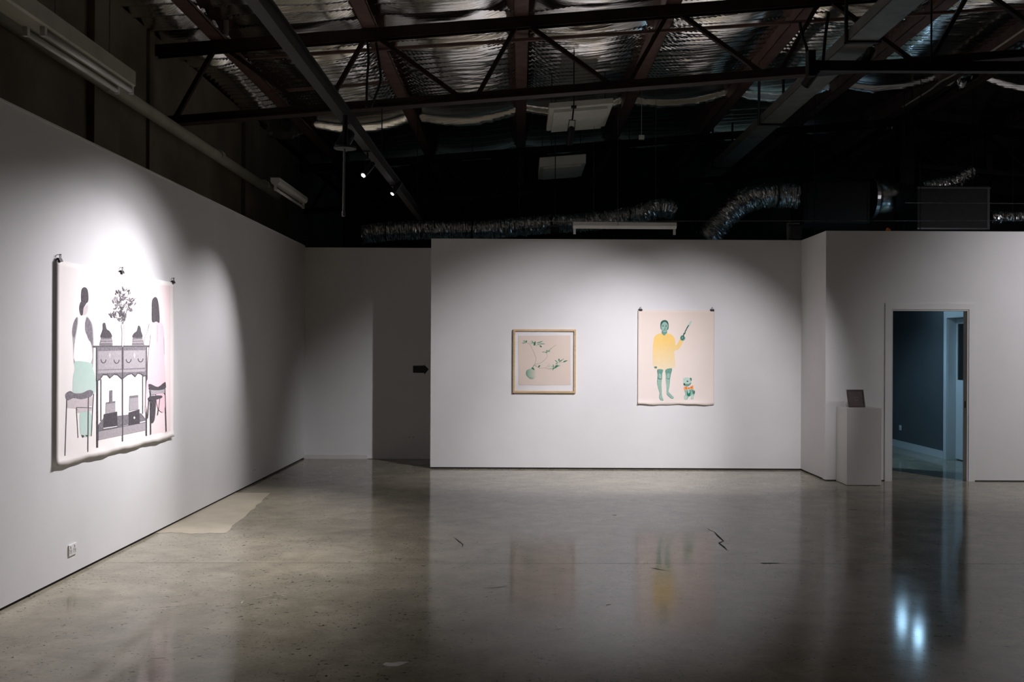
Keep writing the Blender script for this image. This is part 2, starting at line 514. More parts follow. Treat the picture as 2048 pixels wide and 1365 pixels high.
struct('wall_closet', MB().box(CX + .5, CX + .55, 13.2, 14.6, 0, 2.6), M['dark_wall'])
for nm, cx, cy in (('a', 5.60, 14.55), ('b', 5.54, 13.8), ('c', 4.12, 13.95), ('d', 0.6, 17.4)):  # c and d are unseen, added to brighten the corridor and the roof foil
    r = thing('ceiling_lamp', {'a': 'cool white hanging corridor lamp, deeper one, mirrored on floor', 'b': 'cool white hanging corridor lamp nearer the doorway, mirrored on floor', 'c': 'added unseen cool white corridor lamp behind the plinth wall', 'd': 'added unseen cool white lamp in the dark space behind the partition'}[nm], 'lamp', (cx, cy, 2.46), 'cool hanging lamps')
    MB().tube([(cx, cy, 2.455), (cx, cy, 2.5)], 0.085, 20).build('housing', M['fixture'], r)
    MB().tube([(cx, cy, 2.5), (cx, cy, roof(cx) + .1)], .006, 6).build('drop_rod', M['black'], r)
    MB().tube([(cx, cy, 2.448), (cx, cy, 2.456)], 0.05, 20).build('diffuser', M['corridor_lamp'], r)
    ld = bpy.data.lights.new('corridor_light', 'SPOT' if nm in 'cd' else 'POINT')
    if nm in 'cd':
        ld.spot_size = math.radians(165); ld.spot_blend = .4
    ld.shadow_soft_size = 0.06; ld.energy = CORRIDOR_POWER[nm]; ld.color = (0.42, 0.72, 1.0)
    lo = bpy.data.objects.new('corridor_light', ld); COL.objects.link(lo)
    lo.parent = r; lo.location = (0, 0, -0.08)

# raw concrete outer wall above the left partition
ow = structure_root('wall_outer_left', (-3.66, 6, 0))
ys = [-7.0, -3.0, 0.2, 3.4, 6.6, 8.30, 8.84, 9.62, 9.76, 12.9, 13.6, 16.6, 20.5]
for i in range(len(ys) - 1):
    off = (0.0, 0.05, 0.0, 0.0, 0.0, 0.06, 0.0, 0.03, 0.0, 0.05, 0.0, 0.0)[i]
    MB().box(-3.80, -3.62 + off, ys[i] + .006, ys[i + 1] - .006, 0, roof(-3.7) + .1).build('concrete_panel', M['concrete_wall'], ow)
struct('wall_outer_right', MB().box(X1 - .1, X1, -7, 20.5, 0, 5.2), M['dark_wall'])
struct('wall_outer_far', MB().box(X0, X1, 20.3, 20.5, 0, 5.9), M['dark_wall'])
struct('wall_outer_near', MB().box(X0, X1, -7.0, -6.85, 0, 5.9), M['dark_wall'])

# ------------------------------------------------------------------ roof: purlins and foil
ceiling = structure_root('ceiling', (0, 6, HB))
SP = 1.50
PD, PW = 0.18, 0.075
pur_x = [SP * k for k in range(-2, 5)] + [2 * RIDGE - SP * k for k in (4, 3, 2, 1, 0)]
for x in pur_x:
    z = roof(x)
    mb = MB()
    s = 1 if x < RIDGE else -1
    mb.box(x - PW, x + PW, -6.5, 20.2, z, z + .006)                      # bottom flange
    mb.box(x - PW, x - PW + .006, -6.5, 20.2, z, z + PD) if s > 0 else mb.box(x + PW - .006, x + PW, -6.5, 20.2, z, z + PD)
    mb.box(x - PW, x + PW, -6.5, 20.2, z + PD - .006, z + PD)
    (mb.box(x + PW - .006, x + PW, -6.5, 20.2, z, z + .03) if s > 0 else mb.box(x - PW, x - PW + .006, -6.5, 20.2, z, z + .03))
    mb.build('purlin', M['purlin'], ceiling)

def vnoise(x, y, seed):
    xi = np.floor(x).astype(np.int64); yi = np.floor(y).astype(np.int64)
    xf = x - xi; yf = y - yi
    u = xf * xf * (3 - 2 * xf); v = yf * yf * (3 - 2 * yf)
    def h(a, b):
        n = (a * 374761393 + b * 668265263 + seed * 982451653) & 0x7fffffff
        n = ((n ^ (n >> 13)) * 1274126177) & 0x7fffffff
        return ((n ^ (n >> 16)) & 0xffff) / 65535.0
    return (h(xi, yi) * (1 - u) + h(xi + 1, yi) * u) * (1 - v) + (h(xi, yi + 1) * (1 - u) + h(xi + 1, yi + 1) * u) * v

def foil_sheet(xa, xb, seed):
    y = np.concatenate([np.linspace(-6.5, 8.3, 60)[:-1], np.linspace(8.3, 13.6, 620)[:-1], np.linspace(13.6, 17.6, 240)[:-1], np.linspace(17.6, 20.3, 20)])
    nx = 30
    u = np.linspace(0, 1, nx)
    U, Y = np.meshgrid(u, y)
    X = xa + (xb - xa) * U
    za, zb = roof(xa) + PD + .01, roof(xb) + PD + .01
    sagm = 0.08 + 0.05 * vnoise(Y * 0.45 + 3, Y * 0 + seed, seed)
    bow = 4 * U * (1 - U)
    Z = za + (zb - za) * U - sagm * bow
    # the blanket hangs in shallow billows between its fixings
    warp = 0.35 * bow + 0.30 * vnoise(X * 1.1, Y * .8, seed + 5)
    Yw = Y + warp
    Z += 0.014 * (vnoise(Yw * 0.75, X * 0.25, seed + 1) - .5) * (0.35 + 0.65 * bow)
    # slack foil gathers into overlapping pleats that droop towards the far end and spring back up
    yk = [-7.0, 10.75, 11.25, 14.0, 21.0]
    pk = np.cumsum([0, 17.75 * 2.5, .5 * 4.5, 2.75 * 6.5, 7 * 3.0])
    ph = np.interp(Yw, yk, pk) + 1.3 * vnoise(Yw * 1.2, X * .45, seed + 2) + 0.35 * vnoise(X * 1.5, Yw * 3, seed + 8)
    per = 1 / np.interp(Y, [10.75, 11.25], [2.5, 6.5])
    p = ph - np.floor(ph)
    tooth = np.where(p < .84, -p, -.84 + (p - .84) * (.84 / .16))
    ph2 = Yw * 19 + 3.0 * vnoise(Yw * 2.3 + 4, X * .9, seed + 3)
    p2 = ph2 - np.floor(ph2)
    tooth2 = np.where(p2 < .8, -p2, -.8 + (p2 - .8) * 4)
    slack = np.interp(Y, [7.0, 8.8, 9.9, 10.5, 11.2, 12.0, 12.9, 13.5, 20], [.06, .17, .23, .28, .36, .44, .52, .05, .05])
    slack = slack * (0.82 + .36 * vnoise(Yw * 1.3 + 9, X * 0.5, seed + 4))
    Z += slack * per * tooth * 1.0 + slack * (1 / 19) * tooth2 * .26
    Z += np.clip(slack - .2, 0, 1) * 0.05 * (vnoise(X * 6, Y * 5, seed + 6) - .5)
    # lap joint between two lengths of blanket
    lap = 11.15 + 0.12 * math.sin(seed)
    Z += np.where(Y > lap, 0.016, 0.0)
    # drooping blanket ends facing back into the room
    for y0 in (14.15 + .05 * math.sin(seed * 3), 16.9 + .08 * math.cos(seed)):
        yy = Y - y0 - .10 * (bow - .5)
        Z -= np.where((yy > 0) & (yy < .075), yy * 1.75, 0) + np.where((yy >= .075) & (yy < .10), (.10 - yy) / .025 * .131, 0)
    V = np.stack([X, Y, Z], -1).reshape(-1, 3)
    ny = len(y)
    idx = np.arange(nx * ny).reshape(ny, nx)
    Fq = np.stack([idx[:-1, :-1], idx[:-1, 1:], idx[1:, 1:], idx[1:, :-1]], -1).reshape(-1, 4)
    me = bpy.data.meshes.new('foil_sheet')
    o0 = np.array(ceiling['_o'])
    Vl = (V - o0).astype(np.float32)
    me.vertices.add(len(Vl)); me.vertices.foreach_set('co', Vl.ravel())
    me.loops.add(Fq.size); me.loops.foreach_set('vertex_index', Fq.ravel().astype(np.int32))
    me.polygons.add(len(Fq))
    me.polygons.foreach_set('loop_start', np.arange(0, Fq.size, 4, dtype=np.int32))
    me.polygons.foreach_set('loop_total', np.full(len(Fq), 4, dtype=np.int32))
    me.polygons.foreach_set('use_smooth', np.ones(len(Fq), dtype=bool))
    me.materials.append(M['foil'])
    me.update(calc_edges=True); me.validate()
    o = bpy.data.objects.new('foil_sheet', me)
    COL.objects.link(o)
    o.parent = ceiling
    return o
bays = [-3.72] + pur_x[:7] + [RIDGE] + pur_x[7:] + [13.95]
for i in range(len(bays) - 1):
    foil_sheet(bays[i], bays[i + 1], 20 + 7 * i)
# roofing above the foil keeps daylight out
MB().add([(X0, -7, roof(X0) + .32), (RIDGE, -7, roof(RIDGE) + .32), (X1, -7, roof(X1) + .32), (X0, 20.5, roof(X0) + .32), (RIDGE, 20.5, roof(RIDGE) + .32), (X1, 20.5, roof(X1) + .32)],
         [(0, 1, 4, 3), (1, 2, 5, 4)]).build('roof_sheet', M['dark_wall'], ceiling)

# ------------------------------------------------------------------ roof trusses
TD = 0.80                                       # truss depth (top of top chord to bottom of bottom chord)
def chord(mb, y, xa, xb, zf, w, h, dz):
    mb.bar((xa, y, zf(xa) + dz), (xb, y, zf(xb) + dz), w, h, up=(0, 0, 1))
def truss(y, label, xa, xb, name='roof_truss'):
    o = thing(name, label, 'truss', (1.5, y, HB - TD))
    def segs():
        if xb <= RIDGE:
            return [(xa, xb)]
        return [(xa, RIDGE), (RIDGE, xb)]
    mb = MB()
    for a, b in segs():
        chord(mb, y - .045, a, b, roof, .012, .11, -.058)
        chord(mb, y + .045, a, b, roof, .012, .11, -.058)
        chord(mb, y, a, b, roof, .10, .012, -.008)
    mb.build('top_chord', M['steel'], o)
    mb = MB()
    for a, b in segs():
        a2 = max(a, -3.55)
        chord(mb, y - .03, a2, b, roof, .012, .085, -TD + .045)
        chord(mb, y + .03, a2, b, roof, .012, .085, -TD + .045)
        chord(mb, y, a2, b, roof, .14, .012, -TD + .006)
    mb.build('bottom_chord', M['steel'], o)
    zt = lambda x: roof(x) - .10
    zb_ = lambda x: roof(x) - TD + .05
    k = math.ceil(xa / SP)
    while k * SP < xb - .2:
        x = k * SP
        if x > RIDGE:
            x = x + (2 * RIDGE - 9 * SP - 0.0) * 0
        for q in (-1, 1):
            if q == -1:
                p0, p1 = x - .06, x - .44
            else:
                p0, p1 = x + .09, x + .90
            if p1 < -3.5 or p1 > xb:
                continue
            MB().bar((p0, y, zt(p0)), (p1, y, zb_(p1)), .04, .05, up=(0, 1, 0)).build('web', M['steel'], o)
        k += 1
    for x in ([RIDGE] if xb > RIDGE else []):
        MB().bar((x, y, zt(x)), (x, y, zb_(x)), .05, .05).build('king_post', M['steel'], o)
    return o
truss(9.88, 'rust-brown steel lattice roof truss crossing the top of the view, nearest one', -3.62, 9.0)
t2 = truss(16.3, 'dark rusty roof truss at the back, beyond the partition and ridge post', -3.62, 13.9)
for x in (7.65, 10.2):
    MB().box(x - .05, x + .05, 16.25, 16.35, roof(x) - TD + .05, roof(x) - .1).build('vertical_strut', M['steel'], t2)

o = tag(MB().box(6.09, 6.32, 16.16, 16.23, 2.62, roof(RIDGE) - .0).box(6.19, 6.22, 16.05, 16.16, 2.62, roof(RIDGE)).box(6.09, 6.32, 15.98, 16.05, 2.62, roof(RIDGE)).build('ridge_post', M['steel']),
        'rust-brown steel post under the roof ridge, behind the right wall', 'post')
# bridging angles under the purlins
for lab, D, xa, xb in (('thin brown bridging bar running just beneath the nearest truss top chord', 10.42, -2.85, 7.0),
                       ('short dark bridging bar between two left purlins above the track', 11.75, -2.95, -1.55)):
    tag(MB().bar((xa, D, roof(xa) - .02), (xb, D, roof(xb) - .02), .035, .03, up=(0, 0, 1)).build('bridging_bar', M['purlin']), lab, 'bar')

# ------------------------------------------------------------------ lighting tracks and spotlights
TX, TZ = -1.38, 3.365
tr = thing('lighting_track', 'long charcoal lighting track hung along the room on the left', 'track', (TX, 9, TZ))
MB().box(TX - .036, TX + .036, 3.2, 13.7, TZ - .03, TZ + .05).box(TX - .05, TX + .05, 3.2, 13.7, TZ + .05, TZ + .058).build('rail', M['black'], tr)
for y in (4.0, 9.88, 13.3):
    MB().tube([(TX, y, TZ + .05), (TX, y, roof(TX) - TD if abs(y - 9.88) < .1 else roof(TX) + .1)], .006, 6).build('drop_rod', M['black'], tr)
T2Y, T2Z = 8.5, 3.955
tr2 = thing('lighting_track', 'black lighting track running across the room at the upper right', 'track', (5.8, T2Y, T2Z))
MB().box(2.48, 9.3, T2Y - .035, T2Y + .035, T2Z, T2Z + .075).box(2.48, 9.3, T2Y - .038, T2Y + .038, T2Z - .012, T2Z).build('rail', M['black'], tr2)
MB().box(2.44, 2.50, T2Y - .05, T2Y + .05, T2Z - .06, T2Z + .16).build('end_feed', M['black'], tr2)
for x in (3.5, 6.2, 9.0):
    MB().tube([(x, T2Y, T2Z + .075), (x, T2Y, roof(x) + .14)], .008, 6).build('drop_rod', M['black'], tr2)

def spotlight(label, head, target, mount, lamp=None, lens='lens', r=.042, L=.17, group='track spotlights'):
    head, target, mount = Vector(head), Vector(target), Vector(mount)
    d = (target - head).normalized()
    o = thing('spotlight', label, 'spotlight', head, group)
    a, b = head - d * L, head
    MB().tube([a - d * .012, a, a + d * .03, b - d * .004, b], [r * .55, r * .85, r, r, r * 1.03], 18).build('head', M['black'], o, smooth=False)
    MB().tube([b + d * .001, b + d * .003], r * .66, 18).build('lens', M[lens], o)
    c = (a + b) / 2
    s = d.cross(Vector((0, 0, 1))).normalized()
    mb = MB()
    up = mount - c
    top = c + up * .55
    for sg in (-1, 1):
        mb.tube([c + s * sg * (r + .006), top + s * sg * (r + .006) * .8], .005, 6)
    mb.tube([top - s * r, top + s * r], .005, 6)
    mb.tube([top, mount], .009, 8)
    mb.build('yoke', M['black'], o)
    MB().box(mount.x - .03, mount.x + .03, mount.y - .03, mount.y + .03, mount.z - .012, mount.z + .012).build('track_adapter', M['black'], o)
    if lamp:
        p, ang, bl, rad, col = LAMPS[lamp]
        ld = bpy.data.lights.new('spot_beam', 'SPOT')
        ld.energy = p; ld.spot_size = math.radians(ang); ld.spot_blend = bl; ld.shadow_soft_size = rad; ld.color = col
        lo = bpy.data.objects.new('spot_beam', ld); COL.objects.link(lo)
        lo.parent = o
        lo.rotation_mode = 'QUATERNION'
        lo.rotation_quaternion = d.to_track_quat('-Z', 'Y')
        lo.location = d * .05
    return o
spotlight('black track spotlight with bright lens, left of its twin', (TX - .02, 8.85, 3.10), (LX, 6.6, 0.3), (TX, 8.95, TZ - .03), 'art_a', r=.028)
spotlight('black track spotlight with the brightest lens, nearest the partition', (TX, 10.7, 3.225), (LX, 9.3, 0.4), (TX, 10.8, TZ - .03), 'art_b', r=.028)
spotlight('dark track spotlight aimed steeply down, above the pale hanging rod', (TX - .04, 7.85, 3.14), (-3.02, 7.62, 0.0), (TX, 7.85, TZ - .03), 'art_main', 'tube', .055, .15)
spotlight('black spotlight at the left end of the right-hand track', (2.46, 8.62, 3.86), (0.3, BY, 0.4), (2.52, T2Y, T2Z), 'frame', 'lens')
spotlight('black spotlight standing over the right-hand track, second from its end', (2.95, 8.60, 4.02), (1.9, BY, 0.42), (2.95, T2Y, T2Z + .03), 'figure', 'lens')
spotlight('black spotlight near the right edge of the right-hand track', (6.9, 8.6, 3.86), (7.7, RY, 0.7), (6.88, T2Y, T2Z), 'side', 'lens')
# cylinder spotlight hung under the roof between the white boxes
hd = P(1138, 290, 11.4)
spotlight('slim black cylinder spotlight hanging under foil between the two white ceiling boxes', hd, hd + Vector((-.11, .35, -.75)), hd + Vector((.05, -.06, .42)), None, 'lens_dim', .038, .20)
tag(MB().tube([hd + Vector((.05, -.06, .43)), (hd.x + .05, hd.y - .06, roof(hd.x) + .1)], .008, 6).build('drop_rod', M['black']), 'thin dark rod above the slim cylinder spotlight', 'rod')

# pale rod with round plate under the left track
c = P(690, 297, 7.58)
o = thing('hanging_rod', 'pale thin vertical rod hanging from a round plate under the left track', 'rod', (c.x, c.y, c.z))
MB().tube([(c.x, c.y, c.z - .004), (c.x, c.y, c.z + .012)], .085, 24).build('round_plate', M['charcoal'], o)
MB().tube([(c.x, c.y, c.z + .01), (c.x, c.y, TZ - .03)], .02, 10).build('stem', M['black'], o)
q = P(687, 433, 7.58)
MB().tube([(q.x, q.y, q.z), (q.x, q.y, q.z + .03), (q.x, q.y, q.z + .035), (c.x - .005, c.y, c.z)], [.014, .014, .010, .009], 8).build('rod', M['grey'], o)

# ------------------------------------------------------------------ fluorescent battens
def batten(label, p, q, side, hang=None, with_tube=True):
    """twin-holder tube batten from p to q (ends of the housing axis)"""
    p, q = Vector(p), Vector(q)
    d = (q - p).normalized()
    s = Vector((d.y, -d.x, 0)).normalized()
    o = thing('fluorescent_batten', label, 'light fixture', (p + q) / 2, 'unlit fluorescent battens')
    if side:
        up = Vector((0, 0, 1))
        mb = MB()
        mb.prism([p + s * a_ + up * b_ for a_, b_ in ((-.07, .075), (-.08, .065), (-.08, -.035), (-.065, -.045), (.065, -.045), (.08, -.035), (.08, .065), (.07, .075))], q - p)
        mb.v = [(x, y - 2.2 if y < p.y + .01 else y, z) for x, y, z in mb.v]      # trunking runs on past the lamp
        mb.build('housing', M['aged_enamel'], o)
        for sg in (-1, 1):
            for e, k_ in ((p, 1), (q, -1)):
                b0 = e + d * k_ * .015 + s * sg * .052
                MB().bar(b0 - up * .04, b0 - up * .10, .03, .03, up=d).build('lamp_holder', M['fixture'], o)
            MB().tube([p + d * .03 + s * sg * .052 - up * .078, q - d * .03 + s * sg * .052 - up * .078], .017, 12).build('tube', M['tube'], o, smooth=True)
        for t in (.2, .8):
            e = p.lerp(q, t)
            MB().tube([e + up * .07, (e.x, e.y, hang(e))], .004, 5).build('suspension_wire', M['wire'], o)
        return o
    mb = MB()
    prof = [(-.055, .045), (-.055, .0), (-.035, -.03), (.035, -.03), (.055, 0), (.055, .045)]
    up = Vector((0, 0, 1))
    pts = [p + s * a + up * b for a, b in prof]
    mb.prism(pts, q - p)
    mb.build('housing', M['fixture'], o)
    for e, sg in ((p, 1), (q, -1)):
        b0 = e + d * sg * .02
        MB().bar(b0 - up * .02, b0 - up * .105, .028, .03, up=d).build('lamp_holder', M['fixture'], o)
    if with_tube:
        MB().tube([p + d * .035 - up * .085, q - d * .035 - up * .085], .017, 12).build('tube', M['tube'], o, smooth=True)
    if hang:
        for t in (.2, .8):
            e = p.lerp(q, t)
            MB().tube([e + up * .045, (e.x, e.y, hang(e))], .0025, 5).build('suspension_wire', M['wire'], o)
    return o
batten('long white fluorescent batten below the pale pipe at the upper left corner', (-2.93, 5.98, 3.53), (-2.93, 7.36, 3.53), True, lambda e: roof(e.x) + .1)
batten('white fluorescent batten seen from its end, far along the left wall', (-2.90, 11.75, 3.53), (-2.90, 13.3, 3.53), False, lambda e: roof(e.x) + .1)
pa, pb = P(1146, 452, 12.72), P(1352, 453.5, 12.72)
batten('white fluorescent batten without its tube, hanging level just over the middle partition top', pa, pb, False, lambda e: roof(e.x) + .1, False)

# pale pipe under the eave
pp = thing('eave_pipe', 'pale green-grey pipe running along the concrete wall under the eave', 'pipe', (-3.40, 9, 3.66))
MB().tube([(-3.40, 3.0, 3.735), (-3.40, 13.9, 3.70)], .058, 14).build('pipe_run', M['pipe'], pp, smooth=True)
for y in (5.0, 8.2, 11.2, 13.2):
    MB().tube([(-3.40, y - .06, 3.725), (-3.40, y + .06, 3.725)], .068, 14).build('coupling', M['pipe'], pp)
    MB().box(-3.55, -3.40, y + .2, y + .23, 3.80, 3.815).build('pipe_bracket', M['charcoal'], pp)
# vertical pipe at upper left
a = P(452, 70, 9.6)
tag(MB().tube([(a.x, a.y, a.z), (a.x, a.y, roof(a.x) + .1)], .024, 10).build('drop_pipe', M['grey']), 'short grey vertical pipe ending at the truss top chord', 'pipe')

# ------------------------------------------------------------------ cable tray at the right
ct = thing('cable_tray', 'grey sheet-metal cable duct running away along the right under the roof', 'cable tray', (3.25, 12, 4.5))
tx, tz = 3.24, 4.50
MB().box(tx - .14, tx + .14, 6.5, 17.6, tz, tz + .004).box(tx - .14, tx - .136, 6.5, 17.6, tz, tz + .11).box(tx + .136, tx + .14, 6.5, 17.6, tz, tz + .11).build('tray', M['grey'], ct)
for y in (9.45, 12.9, 16.0):
    MB().box(tx - .17, tx + .17, y - .025, y + .025, tz - .02, tz - .001).box(tx - .17, tx - .145, y - .02, y + .02, tz - .02, roof(tx) + .1).box(tx + .145, tx + .17, y - .02, y + .02, tz - .02, roof(tx) + .1).build('hanger', M['black'], ct)

# ------------------------------------------------------------------ white ceiling boxes
def ceiling_box(label, x0, x1, ynear, yfar, zb, h, inner):
    o = thing('ceiling_box', label, 'air diffuser', ((x0 + x1) / 2, (ynear + yfar) / 2, zb))
    def sl(mb):
        xm = (x0 + x1) / 2
        mb.v = [(x, y, z + (x - xm) * SLOPE) for x, y, z in mb.v]
        return mb
    sl(MB().bevel_box(x0, x1, ynear, yfar, zb + inner, zb + h, .008)).build('casing', M['diffuser'], o)
    w = .06
    sl(MB().box(x0 + w, x1 - w, ynear + .08, yfar - w, zb, zb + inner)).build('grille', M['diffuser'], o)
    for x in (x0 + .05, x1 - .05):
        MB().tube([(x, (ynear + yfar) / 2, zb + h - .02), (x, (ynear + yfar) / 2, roof(x) + .12)], .006, 6).build('drop_rod', M['black'], o)
    return o
ceiling_box('larger off-white ceiling air box with raised panel, nearer one', .33, 1.09, 11.75, 12.95, 4.40, .105, .035)
ceiling_box('smaller off-white ceiling air box further back above the middle partition', .26, .91, 13.9, 14.95, 4.12, .15, .02)
e = P(1283, 275, 13.0)
tag(MB().box(e.x - .035, e.x + .035, e.y - .03, e.y + .03, e.z - .025, e.z + .025).box(e.x - .0025, e.x + .0025, e.y - .0025, e.y + .0025, e.z + .025, roof(e.x) + .1).build('junction_box', M['diffuser']), 'tiny white junction box hanging under the foil right of centre', 'junction box')

# ------------------------------------------------------------------ ducts and machinery above the partition
def smooth_path(pts, n):
    pts = [Vector(p) for p in pts]
    out = []
    m = len(pts)
    for i in range(m - 1):
        p0, p1, p2, p3 = pts[max(i - 1, 0)], pts[i], pts[i + 1], pts[min(i + 2, m - 1)]
        for j in range(n):
            t = j / n
            out.append(.5 * ((2 * p1) + (p2 - p0) * t + (2 * p0 - 5 * p1 + 4 * p2 - p3) * t * t + (3 * p1 - p0 - 3 * p2 + p3) * t ** 3))
    out.append(pts[-1])
    return out
def flex_duct(label, pix, D, r, straps=()):
    pts = smooth_path([P(x, y, d) for x, y, d in [(p[0], p[1], p[2] if len(p) > 2 else D) for p in pix]], 40)
    # resample evenly, about 22 mm per ring
    acc = [0.0]
    for i in range(1, len(pts)):
        acc.append(acc[-1] + (pts[i] - pts[i - 1]).length)
    n = int(acc[-1] / .018)
    res, j = [], 0
    for k in range(n + 1):
        s = acc[-1] * k / n
        while j < len(acc) - 2 and acc[j + 1] < s:
            j += 1
        t = (s - acc[j]) / max(acc[j + 1] - acc[j], 1e-6)
        res.append(pts[j].lerp(pts[j + 1], t))
    rad = [r * (1 + (.055 if k % 2 else -.055) + random.uniform(-.05, .05)) for k in range(n + 1)]
    mb = MB().tube(res, rad, 20)
    # crumple the skin a little
    mb.v = [(x + random.uniform(-1, 1) * r * .05, y + random.uniform(-1, 1) * r * .05, z + random.uniform(-1, 1) * r * .05) for x, y, z in mb.v]
    mid = res[len(res) // 2]
    o = thing('flexible_duct', label, 'duct', mid, 'silver flexible ducts')
    mb.build('duct_skin', M['duct_foil'], o)
    for s in straps:
        p = res[int(s * n)]
        mb = MB()
        mb.tube([p + Vector((0, 0, r * 1.05)), (p.x, p.y, roof(p.x) + .12)], .006, 6)
        mb.tube([p + Vector((0, r * 1.07 * math.sin(a_ / 12 * 2 * PI), r * 1.07 * math.cos(a_ / 12 * 2 * PI))) for a_ in range(13)], .008, 5)
        mb.build('hanger_strap', M['black'], o)
    return o
flex_duct('long silver flexible duct winding above the partition wall and fluorescent batten', [(725, 470), (790, 463), (880, 461), (940, 461), (1010, 457), (1090, 450), (1190, 443), (1265, 433), (1318, 417), (1350, 424)], 15.4, .15, (.08, .35, .6, .85))
flex_duct('thick silver flexible duct bending up into the black air unit', [(1412, 480), (1440, 445), (1480, 408), (1520, 394), (1565, 392), (1610, 394)], 15.3, .19, (.75,))
flex_duct('silver flexible duct at the far right edge beside the framed black unit', [(1980, 436), (2020, 436), (2070, 438)], 14.6, .10, (.5,))
flex_duct('short silver flexible duct end rising above the framed black unit', [(1845, 378), (1885, 370), (1915, 362), (1945, 345)], 15.2, .11, (.5,))

def box_px(x0, x1, y0, y1, D, depth):
    a, b = P(x0, y1, D), P(x1, y0, D)
    return (a.x, b.x, D, D + depth, a.z, b.z)
o = None
bx = box_px(1606, 1742, 362, 446, 15.0, .7)
o = thing('air_handler', 'black air handling unit box between silver duct and sheet-metal drum', 'air unit', ((bx[0] + bx[1]) / 2, 15.3, bx[4]))
MB().bevel_box(*bx, .02).build('casing', M['black'], o)
MB().box(bx[0] + .06, bx[1] - .06, bx[2] - .012, bx[2], bx[4] + .06, bx[5] - .06).build('access_panel', M['black'], o)
for x in (bx[0] + .08, bx[1] - .08):
    MB().tube([(x, 15.3, bx[5]), (x, 15.3, roof(x) + .12)], .008, 6).build('drop_rod', M['black'], o)
a, b = P(1744, 397, 15.3), P(1806, 397, 15.3)
o = thing('duct_drum', 'shiny sheet-metal duct drum with a flange between two black units', 'duct', (a.x, a.y, a.z - .25))
MB().tube([a, b], .235, 36).build('drum', M['sheet_metal'], o, smooth=True)
MB().tube([a + Vector((-.02, 0, 0)), a + Vector((.03, 0, 0))], .31, 36).build('flange', M['sheet_metal'], o)
bx = box_px(1834, 1981, 372, 459, 14.2, .8)
o = thing('framed_unit', 'black boxed unit with thin pale metal edge frame above the doorway wall', 'air unit', ((bx[0] + bx[1]) / 2, 14.6, bx[4]))
MB().bevel_box(*bx, .01).build('casing', M['black'], o)
fr = .022
for v in ((bx[0], bx[1], bx[2] - .012, bx[2], bx[5] - .045, bx[5] - .045 + fr), (bx[1] - .05, bx[1] - .05 + fr * 1.6, bx[2] - .012, bx[2], bx[4], bx[5] - .045), (bx[0], bx[1] - .05, bx[2] - .012, bx[2], bx[4], bx[4] + fr)):
    MB().box(*v).build('edge_frame', M['charcoal'], o)
for x in (bx[0] + .08, bx[1] - .08):
    MB().tube([(x, 14.6, bx[5]), (x, 14.6, roof(x) + .12)], .008, 6).build('drop_rod', M['black'], o)

# flood light on a bracket above the partition
f0 = P(1110, 460, 13.4)
o = thing('floodlight', 'small black floodlight in a grey yoke left of the hanging batten', 'light fixture', f0)
MB().bevel_box(f0.x - .055, f0.x + .055, f0.y - .06, f0.y + .06, f0.z - .055, f0.z + .03, .015).build('body', M['black'], o)
MB().box(f0.x - .078, f0.x - .068, f0.y - .02, f0.y + .02, f0.z - .03, f0.z + .06).box(f0.x + .068, f0.x + .078, f0.y - .02, f0.y + .02, f0.z - .03, f0.z + .06).box(f0.x - .078, f0.x + .078, f0.y - .02, f0.y + .02, f0.z + .055, f0.z + .065).build('yoke', M['charcoal'], o)
MB().box(f0.x - .02, f0.x + .18, f0.y - .03, f0.y + .03, f0.z + .075, f0.z + .10).build('mounting_plate', M['grey'], o)
MB().tube([(f0.x, f0.y, f0.z + .062), (f0.x, f0.y, roof(f0.x) + .1)], .007, 6).build('drop_rod', M['black'], o)

# small loudspeaker on top of the partition
s0 = P(1590, 470, 13.03)
o = thing('loudspeaker', 'small dark grey speaker standing on top of the partition, right end', 'speaker', (s0.x, s0.y, WH))
MB().bevel_box(s0.x - .09, s0.x + .08, s0.y - .05, s0.y + .05, WH + .012, WH + .20, .02).build('cabinet', M['charcoal'], o)
MB().box(s0.x - .10, s0.x + .05, s0.y - .04, s0.y + .04, WH + .215, WH + .23).box(s0.x - .105, s0.x - .092, s0.y - .03, s0.y + .03, WH, WH + .23).build('bracket', M['grey'], o)
MB().box(s0.x - .04, s0.x + .04, s0.y - .04, s0.y + .04, WH, WH + .013).build('foot', M['black'], o)

# orange cap peeking over the right wall
c0 = P(1776, 460, RY + .05)
tag(MB().tube([(c0.x, c0.y, WH), (c0.x, c0.y, WH + .02), (c0.x - .008, c0.y, WH + .04), (c0.x - .01, c0.y, WH + .046)], [.034, .030, .014, .004], 12).build('orange_cap', M['orange'], smooth=True), 'tiny orange cap standing on top of the right wall edge', 'cap')

# tension wires
for lab, pa, pb in (('thin steel wire stretched across above the right wall, upper one', P(1810, 405.5, 11.5), P(2070, 407.5, 11.5)),
                    ('thin steel wire stretched across above the partition, lower one', P(1060, 443, 12.2), P(2070, 441.5, 12.2))):
    tag(MB().tube([pa, pb], .0035, 6).build('steel_wire', M['wire']), lab, 'wire')
for lab, x, y0, y1, D in (('thin vertical wire right of centre dropping over the partition', 1236, 285, 452, 12.45),
                          ('thin vertical wire hanging just right of the centre purlin', 1039, 300, 432, 14.9),
                          ('short dark hanging wire below the truss at upper right', 1518, 205, 250, 12.0)):
    a, b = P(x, y0, D), P(x, y1, D)
    tag(MB().tube([(a.x, a.y, roof(a.x) + .1), (a.x, a.y, min(a.z, b.z))], .003, 5).build('hanging_wire', M['wire']), lab, 'wire')
def cable(label, pts, r, mat):
    tag(MB().tube(smooth_path(pts, 8), r, 8).build('loose_cable', mat, smooth=True), label, 'cable')
